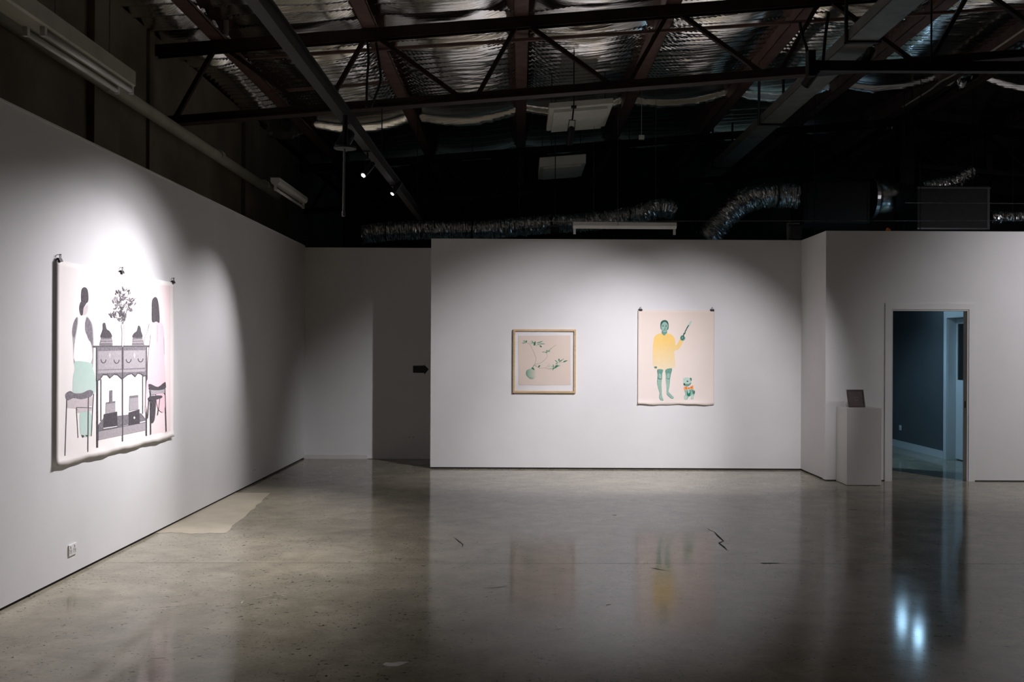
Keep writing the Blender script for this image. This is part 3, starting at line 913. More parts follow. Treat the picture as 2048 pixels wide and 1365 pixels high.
cable('pale loose cable clipped along a purlin at the upper right', [P(x, y, 3.62 * F / (700 - y)) for x, y in ((1805, 214), (1833, 197), (1860, 180), (1882, 163), (1905, 151), (1949, 126), (1980, 105), (2037, 66), (2060, 50))], .012, M['cable'])
cable('dark cable drooping from the truss, left of centre', [P(735, 85, 9.7), P(737, 120, 9.7), P(734, 160, 9.72), P(733, 215, 9.75)], .012, M['black'])
cable('dark cable swinging inward beside the drooping one', [P(752, 85, 9.7), P(759, 130, 9.7), P(760, 165, 9.7), P(742, 214, 9.75)], .012, M['black'])
cable('dark cable kinked down to the right-hand track end', [P(1600, 45, 8.6), P(1604, 70, 8.6), P(1613, 95, 8.6), P(1614, 112, 8.56)], .014, M['black'])
cable('dark straight cable feeding the right-hand track', [P(1657, 25, 8.6), P(1651, 70, 8.6), P(1646, 124, 8.54)], .014, M['black'])

# ------------------------------------------------------------------ flat artwork helpers
def ink(name, top, bottom=None, horiz=False, rough=0.85, mottling=0.12, axis=2, lo=0.0, hi=1.0, scale=18):
    """printed or painted colour; optional wash from 'top' to 'bottom' along the sheet (generated coordinates)"""
    k = NT(name)
    v = k.coords()
    if bottom is None:
        base = k.mix(0.0, top, top)
    else:
        tc = k.n('ShaderNodeTexCoord')
        sx = k.n('ShaderNodeSeparateXYZ')
        k.l(tc.outputs['Generated'], sx.inputs[0])
        base = k.ramp(sx.outputs[axis], [(lo, bottom), (hi, top)])
    n = k.noise(v, scale, 5, 0.6)
    c = k.mix(1.0, base, k.ramp(n, [(0.25, (1 - mottling,) * 3), (0.75, (1 + mottling,) * 3)]), 'MULTIPLY')
    k.l(c, k.b.inputs['Base Color'])
    k.b.inputs['Roughness'].default_value = rough
    k.b.inputs['Specular IOR Level'].default_value = 0.2
    return k.m

class Sheet:
    """a drawing on a plane: to3(px, layer) maps photograph pixels onto it"""
    def __init__(self, to3, scale, ox, oy):
        self.to3, self.s, self.ox, self.oy = to3, scale, ox, oy
        self.layer = 1
    def pt(self, p, off=0):
        return self.to3((self.ox + p[0] / self.s, self.oy + p[1] / self.s), .00016 * (self.layer + off))
    def fill(self, mb, pts):
        # drop repeated points, add polygon
        mb.add([self.pt(p) for p in pts], [tuple(range(len(pts)))])
        self.layer += .03
    def line(self, mb, pts, w):
        for (ax, ay), (bx_, by_) in zip(pts[:-1], pts[1:]):
            dx, dy = bx_ - ax, by_ - ay
            n = math.hypot(dx, dy) or 1
            sx, sy = -dy / n * w / 2, dx / n * w / 2
            ex, ey = dx / n * w * .25, dy / n * w * .25
            self.fill(mb, [(ax + sx - ex, ay + sy - ey), (bx_ + sx + ex, by_ + sy + ey), (bx_ - sx + ex, by_ - sy + ey), (ax - sx - ex, ay - sy - ey)])
    def leaf(self, mb, a, b, w, bend=0.0):
        dx, dy = b[0] - a[0], b[1] - a[1]
        n = math.hypot(dx, dy) or 1
        sx, sy = -dy / n, dx / n
        L, R_ = [], []
        for i in range(1, 6):
            t = i / 6
            ww = w / 2 * math.sin(PI * t) ** .8
            cx = a[0] + dx * t + sx * bend * math.sin(PI * t)
            cy = a[1] + dy * t + sy * bend * math.sin(PI * t)
            L.append((cx + sx * ww, cy + sy * ww)); R_.append((cx - sx * ww, cy - sy * ww))
        self.fill(mb, [a] + L + [b] + R_[::-1])
    def blob(self, mb, cx, cy, rx, ry, n=14, a0=0, a1=2 * PI):
        self.fill(mb, [(cx + rx * math.cos(a0 + (a1 - a0) * i / n), cy + ry * math.sin(a0 + (a1 - a0) * i / n)) for i in range(n)])
    def arc(self, mb, cx, cy, rx, ry, w, a0, a1, n=8):
        self.line(mb, [(cx + rx * math.cos(a0 + (a1 - a0) * i / n), cy + ry * math.sin(a0 + (a1 - a0) * i / n)) for i in range(n + 1)], w)

def smooth_poly(pts, n=3):
    m = len(pts)
    out = []
    for i in range(m):
        p0, p1, p2, p3 = [Vector((*pts[(i + j) % m], 0)) for j in (-1, 0, 1, 2)]
        for j in range(n):
            t = j / n
            q = .5 * ((2 * p1) + (p2 - p0) * t + (2 * p0 - 5 * p1 + 4 * p2 - p3) * t * t + (3 * p1 - p0 - 3 * p2 + p3) * t ** 3)
            out.append((q.x, q.y))
    return out

def hung_paper(name_parent, to3n, u0, u1, v0, v1, mat, curl, wav, nu=40, nv=40):
    """paper sheet grid; to3n(u, v, n) gives the point n metres off the wall"""
    vs = []
    for j in range(nv + 1):
        for i in range(nu + 1):
            a, b = i / nu, j / nv
            u, v = u0 + (u1 - u0) * a, v0 + (v1 - v0) * b
            n = .014
            bot = max(0, 1 - b / .05)                       # bottom edge lifts off the wall
            n += curl * bot ** 1.5 * (.55 + .45 * math.sin(a * wav * 2 * PI + .6))
            le = max(0, 1 - a / .02)
            n += curl * .4 * le
            v += (.006 * math.sin(a * wav * 2 * PI + 1.5) + .003 * math.sin(a * wav * 5.3 * PI)) * bot
            vs.append(to3n(u, v, n))
    w = nu + 1
    fs = [(j * w + i, j * w + i + 1, (j + 1) * w + i + 1, (j + 1) * w + i) for j in range(nv) for i in range(nu)]
    mb = MB(); mb.add(vs, fs)
    o = mb.build('paper', mat, name_parent, smooth=True)
    md = o.modifiers.new('thickness', 'SOLIDIFY'); md.thickness = .0008; md.offset = 0
    return o

def bulldog_clip(label, base, nrm, right):
    """small black clip biting the paper edge below 'base' and hung on a nail"""
    base, nrm, right = Vector(base), Vector(nrm), Vector(right)
    up = Vector((0, 0, 1))
    o = thing('bulldog_clip', label, 'clip', base)
    def W(a, b, c):
        return base + right * a + nrm * b + up * c
    mb = MB()
    mb.prism([W(-.024, .002, -.006), W(-.024, .030, -.006), W(-.024, .022, .016), W(-.024, .008, .016)], right * .048)
    mb.build('clip_body', M['black'], o)
    mb = MB()
    mb.tube([W(-.008, .020, .014), W(-.009, .021, .034), W(0, .020, .042), W(.009, .021, .034), W(.008, .020, .014)], .0022, 6)
    mb.build('clip_lever', M['black'], o)
    MB().tube([W(0, 0, .038), W(0, .03, .040)], .0025, 6).build('nail', M['wire'], o)
    return o

# ------------------------------------------------------------------ artwork on the left wall
def onleft(px, n):
    dx, dy = px[0] - 1040.0, px[1] - 700.0
    dx0, dy0 = dx + ROLL * dy, dy - ROLL * dx
    X = LX + .0145 + n
    D = X * F / dx0
    return Vector((X, D, EYE - dy0 * D / F))
LA_Y0, LA_Y1 = 6.50, 8.72
LA_Z0, LA_Z1 = 0.775, 2.128
paper_l = ink('cream_rag_paper_pink', srgb(244, 238, 234), srgb(245, 240, 236), mottling=.02, scale=4)
A1 = thing('drawing_on_paper', 'large unframed pencil drawing of two seated women and a cabinet, clipped on left wall', 'artwork', (LX, (LA_Y0 + LA_Y1) / 2, LA_Z0))
hung_paper(A1, lambda u, v, n: Vector((LX + n, u, v)), LA_Y0, LA_Y1, LA_Z0, LA_Z1, paper_l, .012, 4)
G1 = lambda nm, g, m=.45, sc=55: ink(nm, g, mottling=m, scale=sc)
K = {
    'dark': G1('graphite_dark', srgb(84, 80, 84)), 'mid': G1('graphite_mid', srgb(128, 123, 128)), 'light': G1('graphite_light', srgb(172, 166, 169), .18),
    'pale': G1('graphite_pale', srgb(206, 196, 197), .1), 'white': G1('paper_white', srgb(247, 243, 242), .02),
    'mint': ink('mint_wash', srgb(186, 212, 201), srgb(200, 218, 209), mottling=.03), 'pink': ink('pink_wash', srgb(231, 194, 203), srgb(234, 202, 208), mottling=.03),
    'blush': ink('blush_wash', srgb(240, 222, 221), mottling=.02),
}
S = Sheet(onleft, 2.967, 80, 500)
def draw(name, ops, S, parent, mats):
    """ops: list of (material key, function(mb)); joined per material into one part each"""
    root = None
    for key, fns in ops:
        for fn in (fns if isinstance(fns, list) else [fns]):
            mb = MB()
            fn(mb)
            S.layer += .35
            o = mb.build(name if root is None else 'wash', mats[key], parent if root is None else root, smooth=False)
            if name in ('painted_bouquet', 'painted_leaves') and len(mb.f) > 10:
                o['kind'] = 'stuff'                         # tiny leaf strokes, drawn as one tuft
            if root is None:
                root = o
    return root
f = lambda *polys: [(lambda mb, p=p: S.fill(mb, smooth_poly(p, 3))) for p in polys]
h = lambda *polys: [(lambda mb, p=p: S.fill(mb, p)) for p in polys]
ln = lambda *ls: (lambda mb: [S.line(mb, p, w) for p, w in ls])
# pink corners of the sheet
draw('painted_background', [('blush', h([(610, 200), (775, 215), (775, 1110), (640, 1135), (700, 700)]))], S, A1, K)
draw('painted_woman', [
    ('light', f([(224, 400), (208, 412), (194, 450), (190, 495), (196, 560), (200, 670), (209, 672), (206, 560), (214, 500), (224, 440)],
                [(275, 398), (298, 418), (313, 455), (318, 530), (319, 600), (314, 700), (303, 704), (305, 580), (285, 520), (264, 470)])),
    ('mid', f([(222, 402), (206, 418), (196, 455), (192, 500), (203, 520), (214, 480)], [(276, 402), (296, 422), (310, 470), (313, 560), (300, 560), (278, 505), (268, 455)])),
    ('white', f([(236, 392), (272, 396), (266, 440), (268, 490), (285, 530), (305, 565), (302, 672), (208, 664), (203, 580), (212, 520), (225, 440)])),
    ('mint', f([(210, 662), (302, 672), (312, 700), (330, 760), (330, 835), (318, 852), (250, 848), (200, 852), (195, 800), (198, 745), (206, 710)],
               [(240, 955), (298, 960), (312, 1050), (298, 1105), (250, 1110), (237, 1060)])),
    ('pale', f([(262, 345), (282, 322), (286, 345), (278, 378), (258, 390), (248, 372)])),
    ('dark', f([(246, 240), (262, 222), (280, 232), (287, 264), (286, 306), (268, 320), (252, 320), (244, 300)],
               [(240, 312), (262, 304), (284, 300), (268, 330), (258, 350), (254, 385), (242, 388), (233, 352)],
               [(245, 1100), (263, 1104), (254, 1116)], [(268, 1102), (285, 1100), (280, 1110)])),
], S, A1, K)
draw('painted_stool', [
    ('pale', h([(160, 890), (205, 882), (316, 870), (314, 925), (225, 942), (163, 938)], [(220, 940), (306, 936), (306, 955), (224, 968)])),
    ('mid', f([(152, 855), (180, 838), (205, 852), (250, 850), (290, 832), (314, 840), (310, 865), (280, 880), (240, 888), (200, 880), (168, 894), (155, 885)])),
    ('dark', ln(([(159, 893), (148, 1243)], 5), ([(287, 876), (284, 1208)], 6), ([(216, 936), (226, 1115)], 4), ([(319, 856), (313, 935), (305, 1105)], 5), ([(216, 936), (306, 938)], 4))),
], S, A1, K)
draw('painted_cabinet', [
    ('mid', h([(313, 569), (649, 567), (649, 579), (313, 581)], [(335, 580), (634, 578), (634, 746), (615, 750), (600, 735), (580, 731), (565, 753), (545, 733), (520, 741), (495, 766), (480, 766), (460, 741), (440, 738), (415, 761), (400, 741), (375, 741), (355, 771), (335, 779)],
              [(345, 1040), (380, 995), (600, 970), (634, 1012), (345, 1080)])),
    ('light', h([(345, 602), (484, 598), (484, 706), (345, 712)], [(497, 598), (625, 596), (625, 700), (497, 706)], [(345, 716), (625, 708), (625, 722), (345, 734)],
                [(345, 1078), (634, 1022), (634, 1070), (345, 1130)])),
    ('dark', ln(([(340, 778), (340, 1172)], 11), ([(490, 764), (490, 1136)], 7), ([(631, 750), (631, 1102)], 9), ([(362, 770), (362, 1015)], 5), ([(610, 742), (610, 972)], 5),
                ([(490, 580), (490, 764)], 7), ([(313, 574), (649, 572)], 4), ([(335, 779), (355, 771), (375, 742), (400, 742), (415, 761), (440, 739), (460, 742), (487, 767), (520, 742), (545, 734), (565, 753), (580, 732), (600, 736), (615, 750), (634, 746)], 5),
                ([(335, 580), (335, 780)], 4), ([(634, 578), (634, 748)], 4), ([(345, 1040), (345, 1132)], 6), ([(345, 1078), (634, 1022)], 3))),
    ('dark', lambda mb: [S.arc(mb, cx, cy, 15, 22, 5, .1, PI - .1) for cx, cy in ((377, 650), (455, 652), (526, 648), (597, 644))]),
    ('pale', h([(413, 610), (420, 625), (415, 645), (408, 628)], [(560, 608), (568, 625), (562, 645), (554, 628)])),
], S, A1, K)
draw('painted_box', [
    ('light', h([(393, 906), (447, 900), (447, 962), (390, 974)], [(532, 868), (583, 862), (585, 946), (530, 957)])),
    ('dark', h([(380, 976), (458, 960), (460, 1045), (376, 1058)], [(527, 966), (591, 946), (592, 1032), (527, 1042)])),
    ('mid', h([(413, 835), (430, 834), (430, 904), (413, 906)], [(393, 906), (447, 898), (447, 908), (393, 916)], [(532, 868), (583, 862), (583, 876), (532, 882)])),
    ('white', h([(560, 988), (566, 997), (560, 1006), (554, 997)], [(376, 1058), (458, 1046), (458, 1050), (376, 1063)])),
], S, A1, K)
draw('painted_statue', [
    ('mid', h([(365, 522), (425, 520), (430, 540), (432, 566), (355, 566), (360, 540)], [(553, 522), (606, 520), (612, 540), (616, 564), (548, 565), (551, 540)])),
    ('dark', f([(375, 436), (388, 437), (396, 470), (415, 485), (426, 520), (363, 520), (368, 490), (374, 470)], [(585, 448), (597, 462), (600, 482), (608, 520), (552, 520), (558, 495), (576, 480)])),
    ('pale', ln(([(360, 536), (430, 535)], 3), ([(357, 550), (431, 549)], 3), ([(552, 536), (611, 534)], 3), ([(550, 550), (614, 548)], 3))),
], S, A1, K)
rl = random.Random(3)
def bouquet(mb, n, seed):
    r_ = random.Random(seed)
    for i in range(n):
        a = r_.uniform(0, 2 * PI); q = r_.uniform(.05, 1) ** .6
        cx, cy = 497 + 62 * q * math.cos(a), 322 + 88 * q * math.sin(a)
        if i % 9 == 0:
            cx, cy = r_.uniform(415, 460), r_.uniform(385, 412)
        if i % 11 == 0:
            cx, cy = r_.uniform(478, 505), r_.uniform(385, 440)
        b = r_.uniform(-1.2, 1.2) - PI / 2
        L = r_.uniform(14, 34)
        S.leaf(mb, (cx, cy), (cx + L * math.cos(b), cy + L * math.sin(b)), r_.uniform(3.5, 7.5), r_.uniform(-3, 3))
draw('painted_bouquet', [
    ('pale', f([(484, 443), (502, 443), (501, 500), (497, 566), (485, 566), (488, 500)])),
    ('light', lambda mb: (bouquet(mb, 22, 1), S.line(mb, [(498, 445), (500, 566)], 3))),
    ('mid', lambda mb: bouquet(mb, 75, 2)),
    ('dark', lambda mb: (bouquet(mb, 50, 4), S.line(mb, [(488, 440), (484, 340), (480, 240)], 2.5), S.line(mb, [(492, 440), (520, 350), (548, 300)], 2.5), S.line(mb, [(486, 410), (440, 398)], 2.5))),
], S, A1, K)
draw('painted_woman', [
    ('pale', f([(650, 435), (664, 436), (656, 505), (634, 556), (616, 562), (620, 525), (640, 480)], [(728, 448), (737, 500), (738, 640), (731, 640)])),
    ('pink', f([(668, 428), (708, 430), (728, 445), (734, 480), (738, 640), (745, 760), (740, 800), (700, 814), (650, 800), (638, 760), (641, 640), (656, 520), (656, 460)],
               [(690, 850), (740, 862), (736, 960), (700, 940)], [(632, 780), (646, 800), (634, 930), (625, 960)])),
    ('dark', f([(668, 300), (682, 280), (697, 292), (706, 340), (710, 430), (690, 425), (668, 428), (666, 350)])),
    ('light', ln(([(697, 445), (697, 550)], 3), ([(735, 520), (737, 620)], 3))),
], S, A1, K)
draw('painted_stool', [
    ('light', h([(650, 830), (742, 826), (742, 850), (655, 862)])),
    ('dark', f([(643, 800), (660, 798), (700, 814), (740, 785), (747, 800), (742, 826), (690, 834), (652, 828)], [(650, 870), (720, 865), (718, 882), (652, 895)], [(664, 895), (688, 890), (680, 1010), (660, 1016)])),
    ('dark', ln(([(656, 830), (658, 1095)], 5), ([(742, 826), (750, 1078)], 5), ([(648, 880), (640, 1000)], 4), ([(712, 880), (699, 980)], 4))),
], S, A1, K)
for lab, yy in (('black bulldog clip at the near top corner of the two-women drawing', LA_Y0 + .045), ('black bulldog clip at the middle of the two-women drawing top edge', (6.138 / 798 * F / F * 798 and 3.03 * F / 797)), ('black bulldog clip at the far top corner of the two-women drawing', LA_Y1 - .03)):
    bulldog_clip(lab, (LX, yy, LA_Z1), (1, 0, 0), (0, 1, 0))

# ------------------------------------------------------------------ framed botanical on the partition
def onback(n0):
    def fn(px, n):
        return P(px[0], px[1], BY - n0 - n)
    return fn
a, b = P(1026, 786, BY - .035), P(1152, 659.5, BY - .035)
fx0, fx1, fz0, fz1 = a.x, b.x, a.z, b.z
A2 = thing('framed_painting', 'square oak-framed green botanical painting on the middle partition', 'artwork', ((fx0 + fx1) / 2, BY, fz0))
fw, fd = .024, .038
MB().prism([(fx0, BY - fd, fz1), (fx1, BY - fd, fz1), (fx1 - fw, BY - fd, fz1 - fw), (fx0 + fw, BY - fd, fz1 - fw)], (0, fd - .002, 0)).build('frame_rail', M['oak'], A2)
MB().prism([(fx0, BY - fd, fz0), (fx0 + fw, BY - fd, fz0 + fw), (fx1 - fw, BY - fd, fz0 + fw), (fx1, BY - fd, fz0)], (0, fd - .002, 0)).build('frame_rail', M['oak'], A2)
MB().prism([(fx0, BY - fd, fz0), (fx0, BY - fd, fz1), (fx0 + fw, BY - fd, fz1 - fw), (fx0 + fw, BY - fd, fz0 + fw)], (0, fd - .002, 0)).build('frame_rail', M['oak'], A2)
MB().prism([(fx1, BY - fd, fz0), (fx1 - fw, BY - fd, fz0 + fw), (fx1 - fw, BY - fd, fz1 - fw), (fx1, BY - fd, fz1)], (0, fd - .002, 0)).build('frame_rail', M['oak'], A2)
MB().box(fx0 + .01, fx1 - .01, BY - .014, BY - .003, fz0 + .01, fz1 - .01).build('mount_board', M['mat'], A2)
paper_b = ink('beige_rag_paper', srgb(226, 211, 198), srgb(222, 208, 196), mottling=.025, scale=5)
S = Sheet(onback(.0171), 7.583, 1000, 630)
pts = [(278, 316), (520, 318), (1068, 312), (1070, 700), (1072, 1062), (1040, 1068), (800, 1066), (600, 1072), (400, 1064), (283, 1068), (280, 700)]
mb = MB()
mb.prism([P(1000 + x / 7.583, 630 + y / 7.583, BY - .0155) for x, y in pts], (0, -.0015, 0))
mb.build('paper', paper_b, A2)
K2 = {
    'deep': ink('green_ink_deep', srgb(52, 118, 88), mottling=.3, scale=40), 'mid': ink('green_ink_mid', srgb(104, 156, 128), mottling=.25, scale=40),
    'soft': ink('green_ink_soft', srgb(160, 188, 168), mottling=.15, scale=40), 'vine': ink('vine_ink', srgb(150, 140, 126), mottling=.2, scale=40),
    'gourd': ink('green_gourd_wash', srgb(222, 209, 196), srgb(132, 176, 154), axis=0, lo=.05, hi=.95, mottling=.05, scale=20),
    'gourd2': ink('green_gourd_shade', srgb(190, 200, 184), srgb(82, 140, 112), axis=0, lo=0.0, hi=1.0, mottling=.08, scale=20),
}
f = lambda *polys: [(lambda mb, p=p: S.fill(mb, smooth_poly(p, 3))) for p in polys]
ln = lambda *ls: (lambda mb: [S.line(mb, p, w) for p, w in ls])
draw('painted_gourd', [
    ('gourd', f([(394, 890), (404, 850), (430, 826), (480, 814), (524, 822), (552, 860), (560, 908), (545, 945), (508, 974), (470, 975), (430, 952), (402, 918)])),
    ('gourd2', f([(394, 892), (400, 856), (412, 840), (408, 880), (420, 920), (450, 945), (500, 950), (530, 952), (505, 976), (466, 978), (428, 955), (401, 918)])),
    ('deep', f([(474, 815), (494, 795), (510, 808), (524, 833), (506, 836), (488, 824)])),
    ('deep', ln(([(497, 800), (505, 780), (526, 757)], 7))),
], S, A2, K2)
draw('painted_vine', [
    ('vine', ln(([(526, 757), (545, 690), (545, 650), (530, 610), (500, 540), (465, 470), (445, 440), (400, 424)], 4), ([(526, 750), (560, 746), (610, 735), (660, 700), (700, 660), (718, 625), (708, 578)], 4),
               ([(526, 757), (560, 790), (600, 812), (690, 808), (730, 772), (748, 740)], 3.5), ([(690, 808), (740, 825), (800, 826)], 3.5), ([(720, 560), (785, 505), (850, 455)], 3.5), ([(800, 820), (850, 760), (880, 735)], 4), ([(890, 735), (950, 720)], 3))),
], S, A2, K2)
def leaves(items):
    return lambda mb: [S.leaf(mb, a_, b_, w_, bd) for a_, b_, w_, bd in items]
draw('painted_leaves', [
    ('soft', leaves([((395, 420), (365, 384), 14, 3), ((540, 436), (440, 410), 9, 4), ((525, 440), (452, 432), 12, 0), ((560, 455), (600, 440), 22, 3), ((720, 555), (775, 573), 7, -3), ((800, 815), (732, 820), 10, 3), ((815, 810), (758, 770), 9, 4), ((885, 735), (838, 742), 18, 2), ((950, 720), (1000, 715), 10, 2), ((720, 800), (770, 760), 8, 6), ((545, 440), (560, 482), 10, 2), ((808, 812), (800, 845), 12, 0)])),
    ('mid', leaves([((395, 424), (330, 428), 13, -3), ((390, 420), (345, 390), 12, 2), ((535, 436), (478, 384), 15, -12), ((545, 432), (655, 396), 16, 4), ((580, 450), (690, 443), 14, -5), ((700, 565), (628, 570), 10, 3), ((705, 565), (690, 582), 16, 0), ((712, 560), (765, 545), 16, 0), ((820, 810), (805, 748), 18, -3), ((835, 800), (915, 768), 18, -4), ((882, 732), (825, 688), 16, 4), ((885, 728), (975, 658), 12, 3), ((870, 730), (845, 740), 15, 0), ((560, 790), (528, 765), 10, 0)])),
    ('deep', leaves([((392, 425), (404, 386), 20, 2), ((530, 470), (540, 400), 26, -9), ((522, 440), (516, 470), 22, 0), ((600, 462), (638, 492), 20, 3), ((700, 560), (722, 532), 12, 0), ((715, 578), (706, 556), 13, 0), ((825, 812), (876, 758), 30, 3), ((790, 825), (835, 806), 18, 0), ((893, 708), (896, 662), 20, 0), ((950, 722), (1030, 694), 16, -4), ((898, 712), (940, 685), 14, 0), ((574, 796), (610, 766), 22, 2), ((590, 812), (598, 800), 8, 0), ((720, 560), (790, 498), 6, 0), ((798, 848), (805, 838), 8, 0)])),
], S, A2, K2)
MB().box(fx0 + fw * .6, fx1 - fw * .6, BY - .030, BY - .028, fz0 + fw * .6, fz1 - fw * .6).build('glazing', M['glazing'], A2)
d0 = P(1026.6, 788.3, BY)
tag(MB().tube([(d0.x, BY - .0012, d0.z), (d0.x, BY - .0001, d0.z)], .008, 16).build('sticker_dot', M['red']), 'tiny red dot sticker on the wall under the framed painting', 'sticker')

# ------------------------------------------------------------------ unframed figure painting on the partition
a, b = P(1275.5, 809, BY - .016), P(1429, 621.5, BY - .016)
px0, px1, pz0, pz1 = a.x, b.x, a.z, b.z
A3 = thing('painting_on_paper', 'unframed painting of a figure in a yellow jumper with a small dog, clipped to partition', 'artwork', ((px0 + px1) / 2, BY, pz0))
paper_c = ink('beige_rag_paper_warm', srgb(228, 213, 202), srgb(232, 220, 212), mottling=.02, scale=4)
hung_paper(A3, lambda u, v, n: Vector((u, BY - n, v)), px0, px1, pz0, pz1, paper_c, .022, 1.6)
S = Sheet(onback(.0145), 5.933, 1250, 600)
K3 = {
    'deep': ink('teal_ink_deep', srgb(52, 96, 88), mottling=.25, scale=40), 'mid': ink('teal_ink_mid', srgb(110, 152, 138), mottling=.18, scale=40), 'soft': ink('teal_ink_soft', srgb(152, 184, 170), mottling=.12, scale=40),
    'pale': ink('teal_ink_pale', srgb(186, 208, 196), mottling=.10, scale=40), 'yellow': ink('yellow_wash', srgb(238, 201, 122), srgb(230, 213, 180), lo=.05, hi=.80, mottling=.03),
    'orange': ink('orange_wash', srgb(240, 168, 104), mottling=.10, scale=40), 'rust': ink('rust_wash', srgb(222, 116, 70), mottling=.12, scale=40), 'green': ink('emerald_wash', srgb(40, 126, 100), mottling=.2, scale=40),
}
draw('painted_figure', [
    ('deep', f([(422, 335), (420, 290), (432, 256), (465, 241), (500, 250), (516, 285), (517, 335), (506, 358), (470, 372), (430, 352)])),
    ('mid', f([(438, 366), (494, 366), (496, 400), (465, 428), (438, 404)])),
    ('soft', f([(431, 304), (446, 276), (470, 262), (494, 274), (509, 304), (506, 345), (491, 374), (466, 385), (442, 372), (432, 345)])),
    ('mid', f([(436, 340), (448, 366), (466, 384), (446, 374), (434, 350)], [(478, 310), (484, 340), (474, 348), (468, 344), (474, 330)], [(503, 320), (506, 345), (490, 372), (494, 346)])),
    ('deep', ln(([(440, 304), (460, 301)], 5), ([(478, 301), (498, 304)], 5), ([(442, 314), (459, 315)], 7), ([(480, 315), (496, 314)], 7), ([(455, 361), (483, 361)], 6), ([(466, 347), (478, 348)], 4), ([(468, 244), (472, 262)], 3))),
    ('yellow', f([(412, 401), (440, 404), (465, 426), (494, 400), (540, 408), (580, 440), (595, 490), (602, 540), (635, 505), (654, 470), (686, 490), (666, 545), (632, 588), (600, 604), (584, 615), (590, 680), (598, 760), (590, 802), (555, 816), (480, 832), (385, 828), (336, 795), (328, 700), (331, 560), (338, 490), (350, 440), (375, 414)])),
    ('mid', f([(345, 797), (370, 790), (381, 800), (372, 817), (352, 811)])),
    ('soft', f([(383, 828), (452, 831), (444, 870), (438, 940), (434, 1000), (436, 1060), (439, 1135), (456, 1192), (430, 1200), (405, 1165), (412, 1110), (395, 1050), (380, 980), (388, 900)],
               [(480, 831), (557, 815), (546, 880), (532, 940), (528, 1010), (515, 1080), (542, 1120), (580, 1158), (570, 1175), (545, 1170), (495, 1125), (492, 1040), (482, 960), (482, 890)])),
    ('mid', f([(383, 829), (450, 831), (440, 880), (436, 945), (390, 938), (390, 890)], [(480, 831), (556, 816), (545, 880), (532, 940), (500, 938), (486, 890)])),
    ('soft', f([(400, 880), (428, 884), (430, 930), (402, 928)], [(500, 880), (530, 876), (524, 930), (500, 928)])),
    ('deep', ln(([(384, 935), (410, 942), (436, 946)], 3), ([(484, 930), (510, 940), (532, 938)], 3), ([(412, 1110), (405, 1165), (430, 1200), (455, 1194)], 3), ([(497, 1120), (545, 1170), (570, 1175)], 3), ([(381, 980), (395, 1050), (412, 1110)], 2.5), ([(534, 940), (528, 1010), (515, 1080)], 2.5), ([(385, 829), (388, 900), (381, 980)], 2.5), ([(350, 800), (372, 812)], 3), ([(360, 794), (376, 806)], 3))),
], S, A3, K3)
draw('painted_pistol', [
    ('mid', f([(655, 452), (668, 426), (698, 428), (716, 456), (694, 486), (662, 478)])),
    ('pale', f([(745, 320), (765, 268), (785, 250), (792, 262), (772, 305), (758, 325)])),
    ('deep', ln(([(664, 448), (676, 430), (694, 434), (698, 456), (684, 472), (668, 466), (664, 448)], 9), ([(690, 436), (702, 398)], 14), ([(706, 404), (714, 388)], 14), ([(712, 380), (730, 350)], 13), ([(732, 342), (742, 326)], 13), ([(744, 320), (756, 302)], 11), ([(696, 396), (714, 404)], 6))),
], S, A3, K3)
draw('painted_dog', [
    ('pale', f([(690, 938), (705, 926), (740, 922), (770, 930), (786, 925), (793, 952), (786, 968), (782, 1000), (748, 1026), (714, 1026), (691, 1010), (690, 970)])),
    ('soft', f([(710, 1072), (800, 1062), (829, 1085), (826, 1120), (813, 1150), (810, 1180), (780, 1178), (786, 1140), (756, 1152), (736, 1186), (708, 1182), (702, 1150), (716, 1120)])),
    ('mid', f([(720, 1000), (750, 1000), (782, 985), (780, 1004), (748, 1028), (716, 1026)], [(790, 1070), (828, 1086), (822, 1120), (800, 1110)])),
    ('green', f([(740, 1080), (776, 1076), (772, 1145), (736, 1132)], [(770, 932), (786, 928), (792, 954), (782, 962)])),
    ('deep', f([(693, 996), (708, 990), (717, 1008), (702, 1020)], [(730, 966), (742, 960), (752, 970), (740, 978)], [(812, 1090), (828, 1084), (824, 1112), (814, 1118)])),
    ('pale', f([(744, 1072), (762, 1070), (768, 1100), (750, 1112)], [(710, 1140), (734, 1142), (730, 1182), (710, 1180)], [(788, 1130), (808, 1128), (808, 1178), (786, 1176)])),
    ('orange', f([(698, 1038), (724, 1030), (755, 1044), (786, 1024), (808, 1018), (811, 1062), (782, 1062), (755, 1054), (730, 1066), (704, 1076)])),
    ('rust', f([(716, 1040), (732, 1038), (736, 1056), (720, 1058)], [(778, 1036), (796, 1030), (800, 1048), (782, 1050)], [(748, 1042), (764, 1042), (764, 1056), (748, 1056)])),
], S, A3, K3)
bulldog_clip('black bulldog clip at the left top corner of the yellow jumper painting', (px0 + .03, BY, pz1), (0, -1, 0), (1, 0, 0))
bulldog_clip('black bulldog clip at the right top corner of the yellow jumper painting', (px1 - .03, BY, pz1), (0, -1, 0), (1, 0, 0))

# ------------------------------------------------------------------ arrow sign, outlets
ar = [(826, 732), (848.5, 731.5), (848.5, 730), (857.5, 739), (848.5, 750), (848.5, 746.5), (826, 746)]
tag(MB().prism([P(x, y, FY - .0005) for x, y in ar], (0, -.003, 0)).build('arrow_sign', M['arrow']), 'black right-pointing arrow sign on the dim passage wall', 'sign')

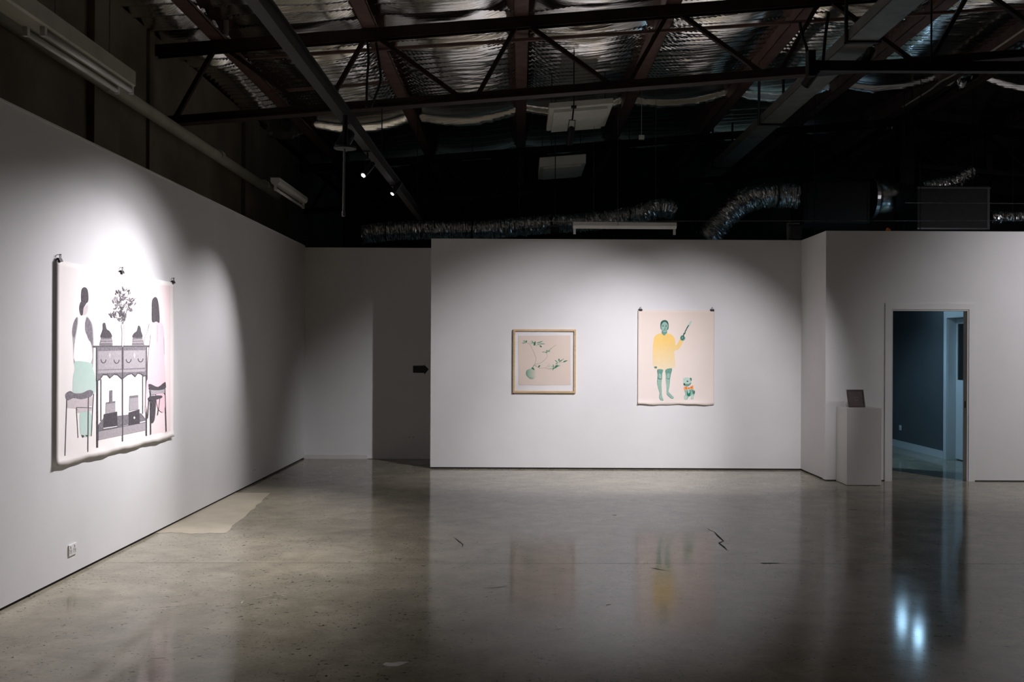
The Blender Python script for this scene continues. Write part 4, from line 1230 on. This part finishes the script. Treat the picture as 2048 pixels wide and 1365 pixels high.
def outlet(label, c, nrm, right, w=.116, hh=.074):
    c, nrm, right = Vector(c), Vector(nrm), Vector(right)
    up = Vector((0, 0, 1))
    o = thing('power_outlet', label, 'outlet', c)
    def B(u0, u1, v0, v1, n0, n1, bev=0.0):
        return MB().prism([c + right * (u0 + bev) + up * (v0 + bev) + nrm * n1, c + right * (u1 - bev) + up * (v0 + bev) + nrm * n1, c + right * (u1 - bev) + up * (v1 - bev) + nrm * n1, c + right * (u0 + bev) + up * (v1 - bev) + nrm * n1], nrm * (n0 - n1))
    B(-w / 2, w / 2, -hh / 2, hh / 2, 0, .009).build('plate', M['plastic'], o)
    for s in (-1, 1):
        B(s * w * .25 - .019, s * w * .25 + .019, -hh * .30, hh * .12, .009, .0105).build('socket_face', M['trim'], o)
        B(s * w * .25 - .007, s * w * .25 + .007, hh * .20, hh * .40, .009, .013).build('switch', M['plastic'], o)
        for k in (-1, 1):
            B(s * w * .25 + k * .007 - .0012, s * w * .25 + k * .007 + .0012, -hh * .12, hh * .02, .0105, .0112).build('slot', M['charcoal'], o)
        B(s * w * .25 - .0012, s * w * .25 + .0012, -hh * .24, -hh * .13, .0105, .0112).build('slot', M['charcoal'], o)
    return o
def leftpt(x, y):
    q = onleft((x, y), -.0155)
    return q
outlet('white double power outlet low on the left wall, below the drawing', leftpt(143.5, 1099.5), (1, 0, 0), (0, 1, 0))
outlet('white power outlet low on the left wall, near the far corner', leftpt(507, 940), (1, 0, 0), (0, 1, 0))
q = P(823, 874, FY)
outlet('white power outlet low on the dim passage wall below the arrow', (q.x, FY, q.z), (0, -1, 0), (1, 0, 0))
q = P(1801, 856, 1)
D = CX * F / (1801 - 1040 + ROLL * 156)
q = P(1801, 856, D)
outlet('white power outlet on the slate corridor wall inside the doorway', (CX, D, q.z), (-1, 0, 0), (0, -1, 0), .074, .08)

# ------------------------------------------------------------------ plinth with plaque
PX0, PX1, PY0, PY1, PH = 3.79, 4.19, 11.525, 11.92, 0.895
o = thing('plinth', 'white square display plinth standing left of the doorway', 'plinth', ((PX0 + PX1) / 2, (PY0 + PY1) / 2, 0))
MB().bevel_box(PX0, PX1, PY0, PY1, .004, PH, .002).build('plinth_body', M['plinth'], o)
MB().box(PX0 + .01, PX1 - .01, PY0 + .01, PY1 - .01, 0, .0045).build('plinth_foot', M['gap'], o)
qx0, qx1, qh = 3.865, 4.063, .205
tilt = .045
def W(u, v, n):   # plaque frame: u across, v up, n towards viewer
    return Vector((qx0 + u * (qx1 - qx0) - (.010 * v), 11.70 - n + v * tilt + .01 * (u - .5), PH + .0015 + v * qh))
o = thing('plaque', 'small brown leather-like plaque leaning upright on the white plinth', 'plaque', (3.96, 11.70, PH))
MB().prism([W(0, 0, 0), W(1, 0, 0), W(1, 1, 0), W(0, 1, 0)], (0, .022, 0)).build('board', M['plaque'], o)
for u0, u1, v0, v1 in ((0, 1, 0, .07), (0, 1, .93, 1), (0, .07, .07, .93), (.93, 1, .07, .93)):
    MB().prism([W(u0, v0, .006), W(u1, v0, .006), W(u1, v1, .006), W(u0, v1, .006)], (0, .006, 0)).build('rim', M['plaque_rim'], o)
mb = MB()
for u0, v0, u1, v1 in ((.38, .52, .46, .60), (.46, .60, .55, .52), (.55, .52, .63, .60), (.38, .44, .63, .44), (.42, .38, .6, .38)):
    a, b = W(u0, v0, .0006), W(u1, v1, .0006)
    mb.bar(a, b, .004, .001, up=(0, 1, 0))
mb.build('emblem', M['plaque_ink'], o)
MB().prism([W(.4, 0, -.022), W(.6, 0, -.022), W(.55, .6, -.022), W(.45, .6, -.022)], (0, .004, 0)).build('easel_back', M['plaque_rim'], o)

for ob in list(bpy.data.objects):
    if '_o' in ob:
        del ob['_o']
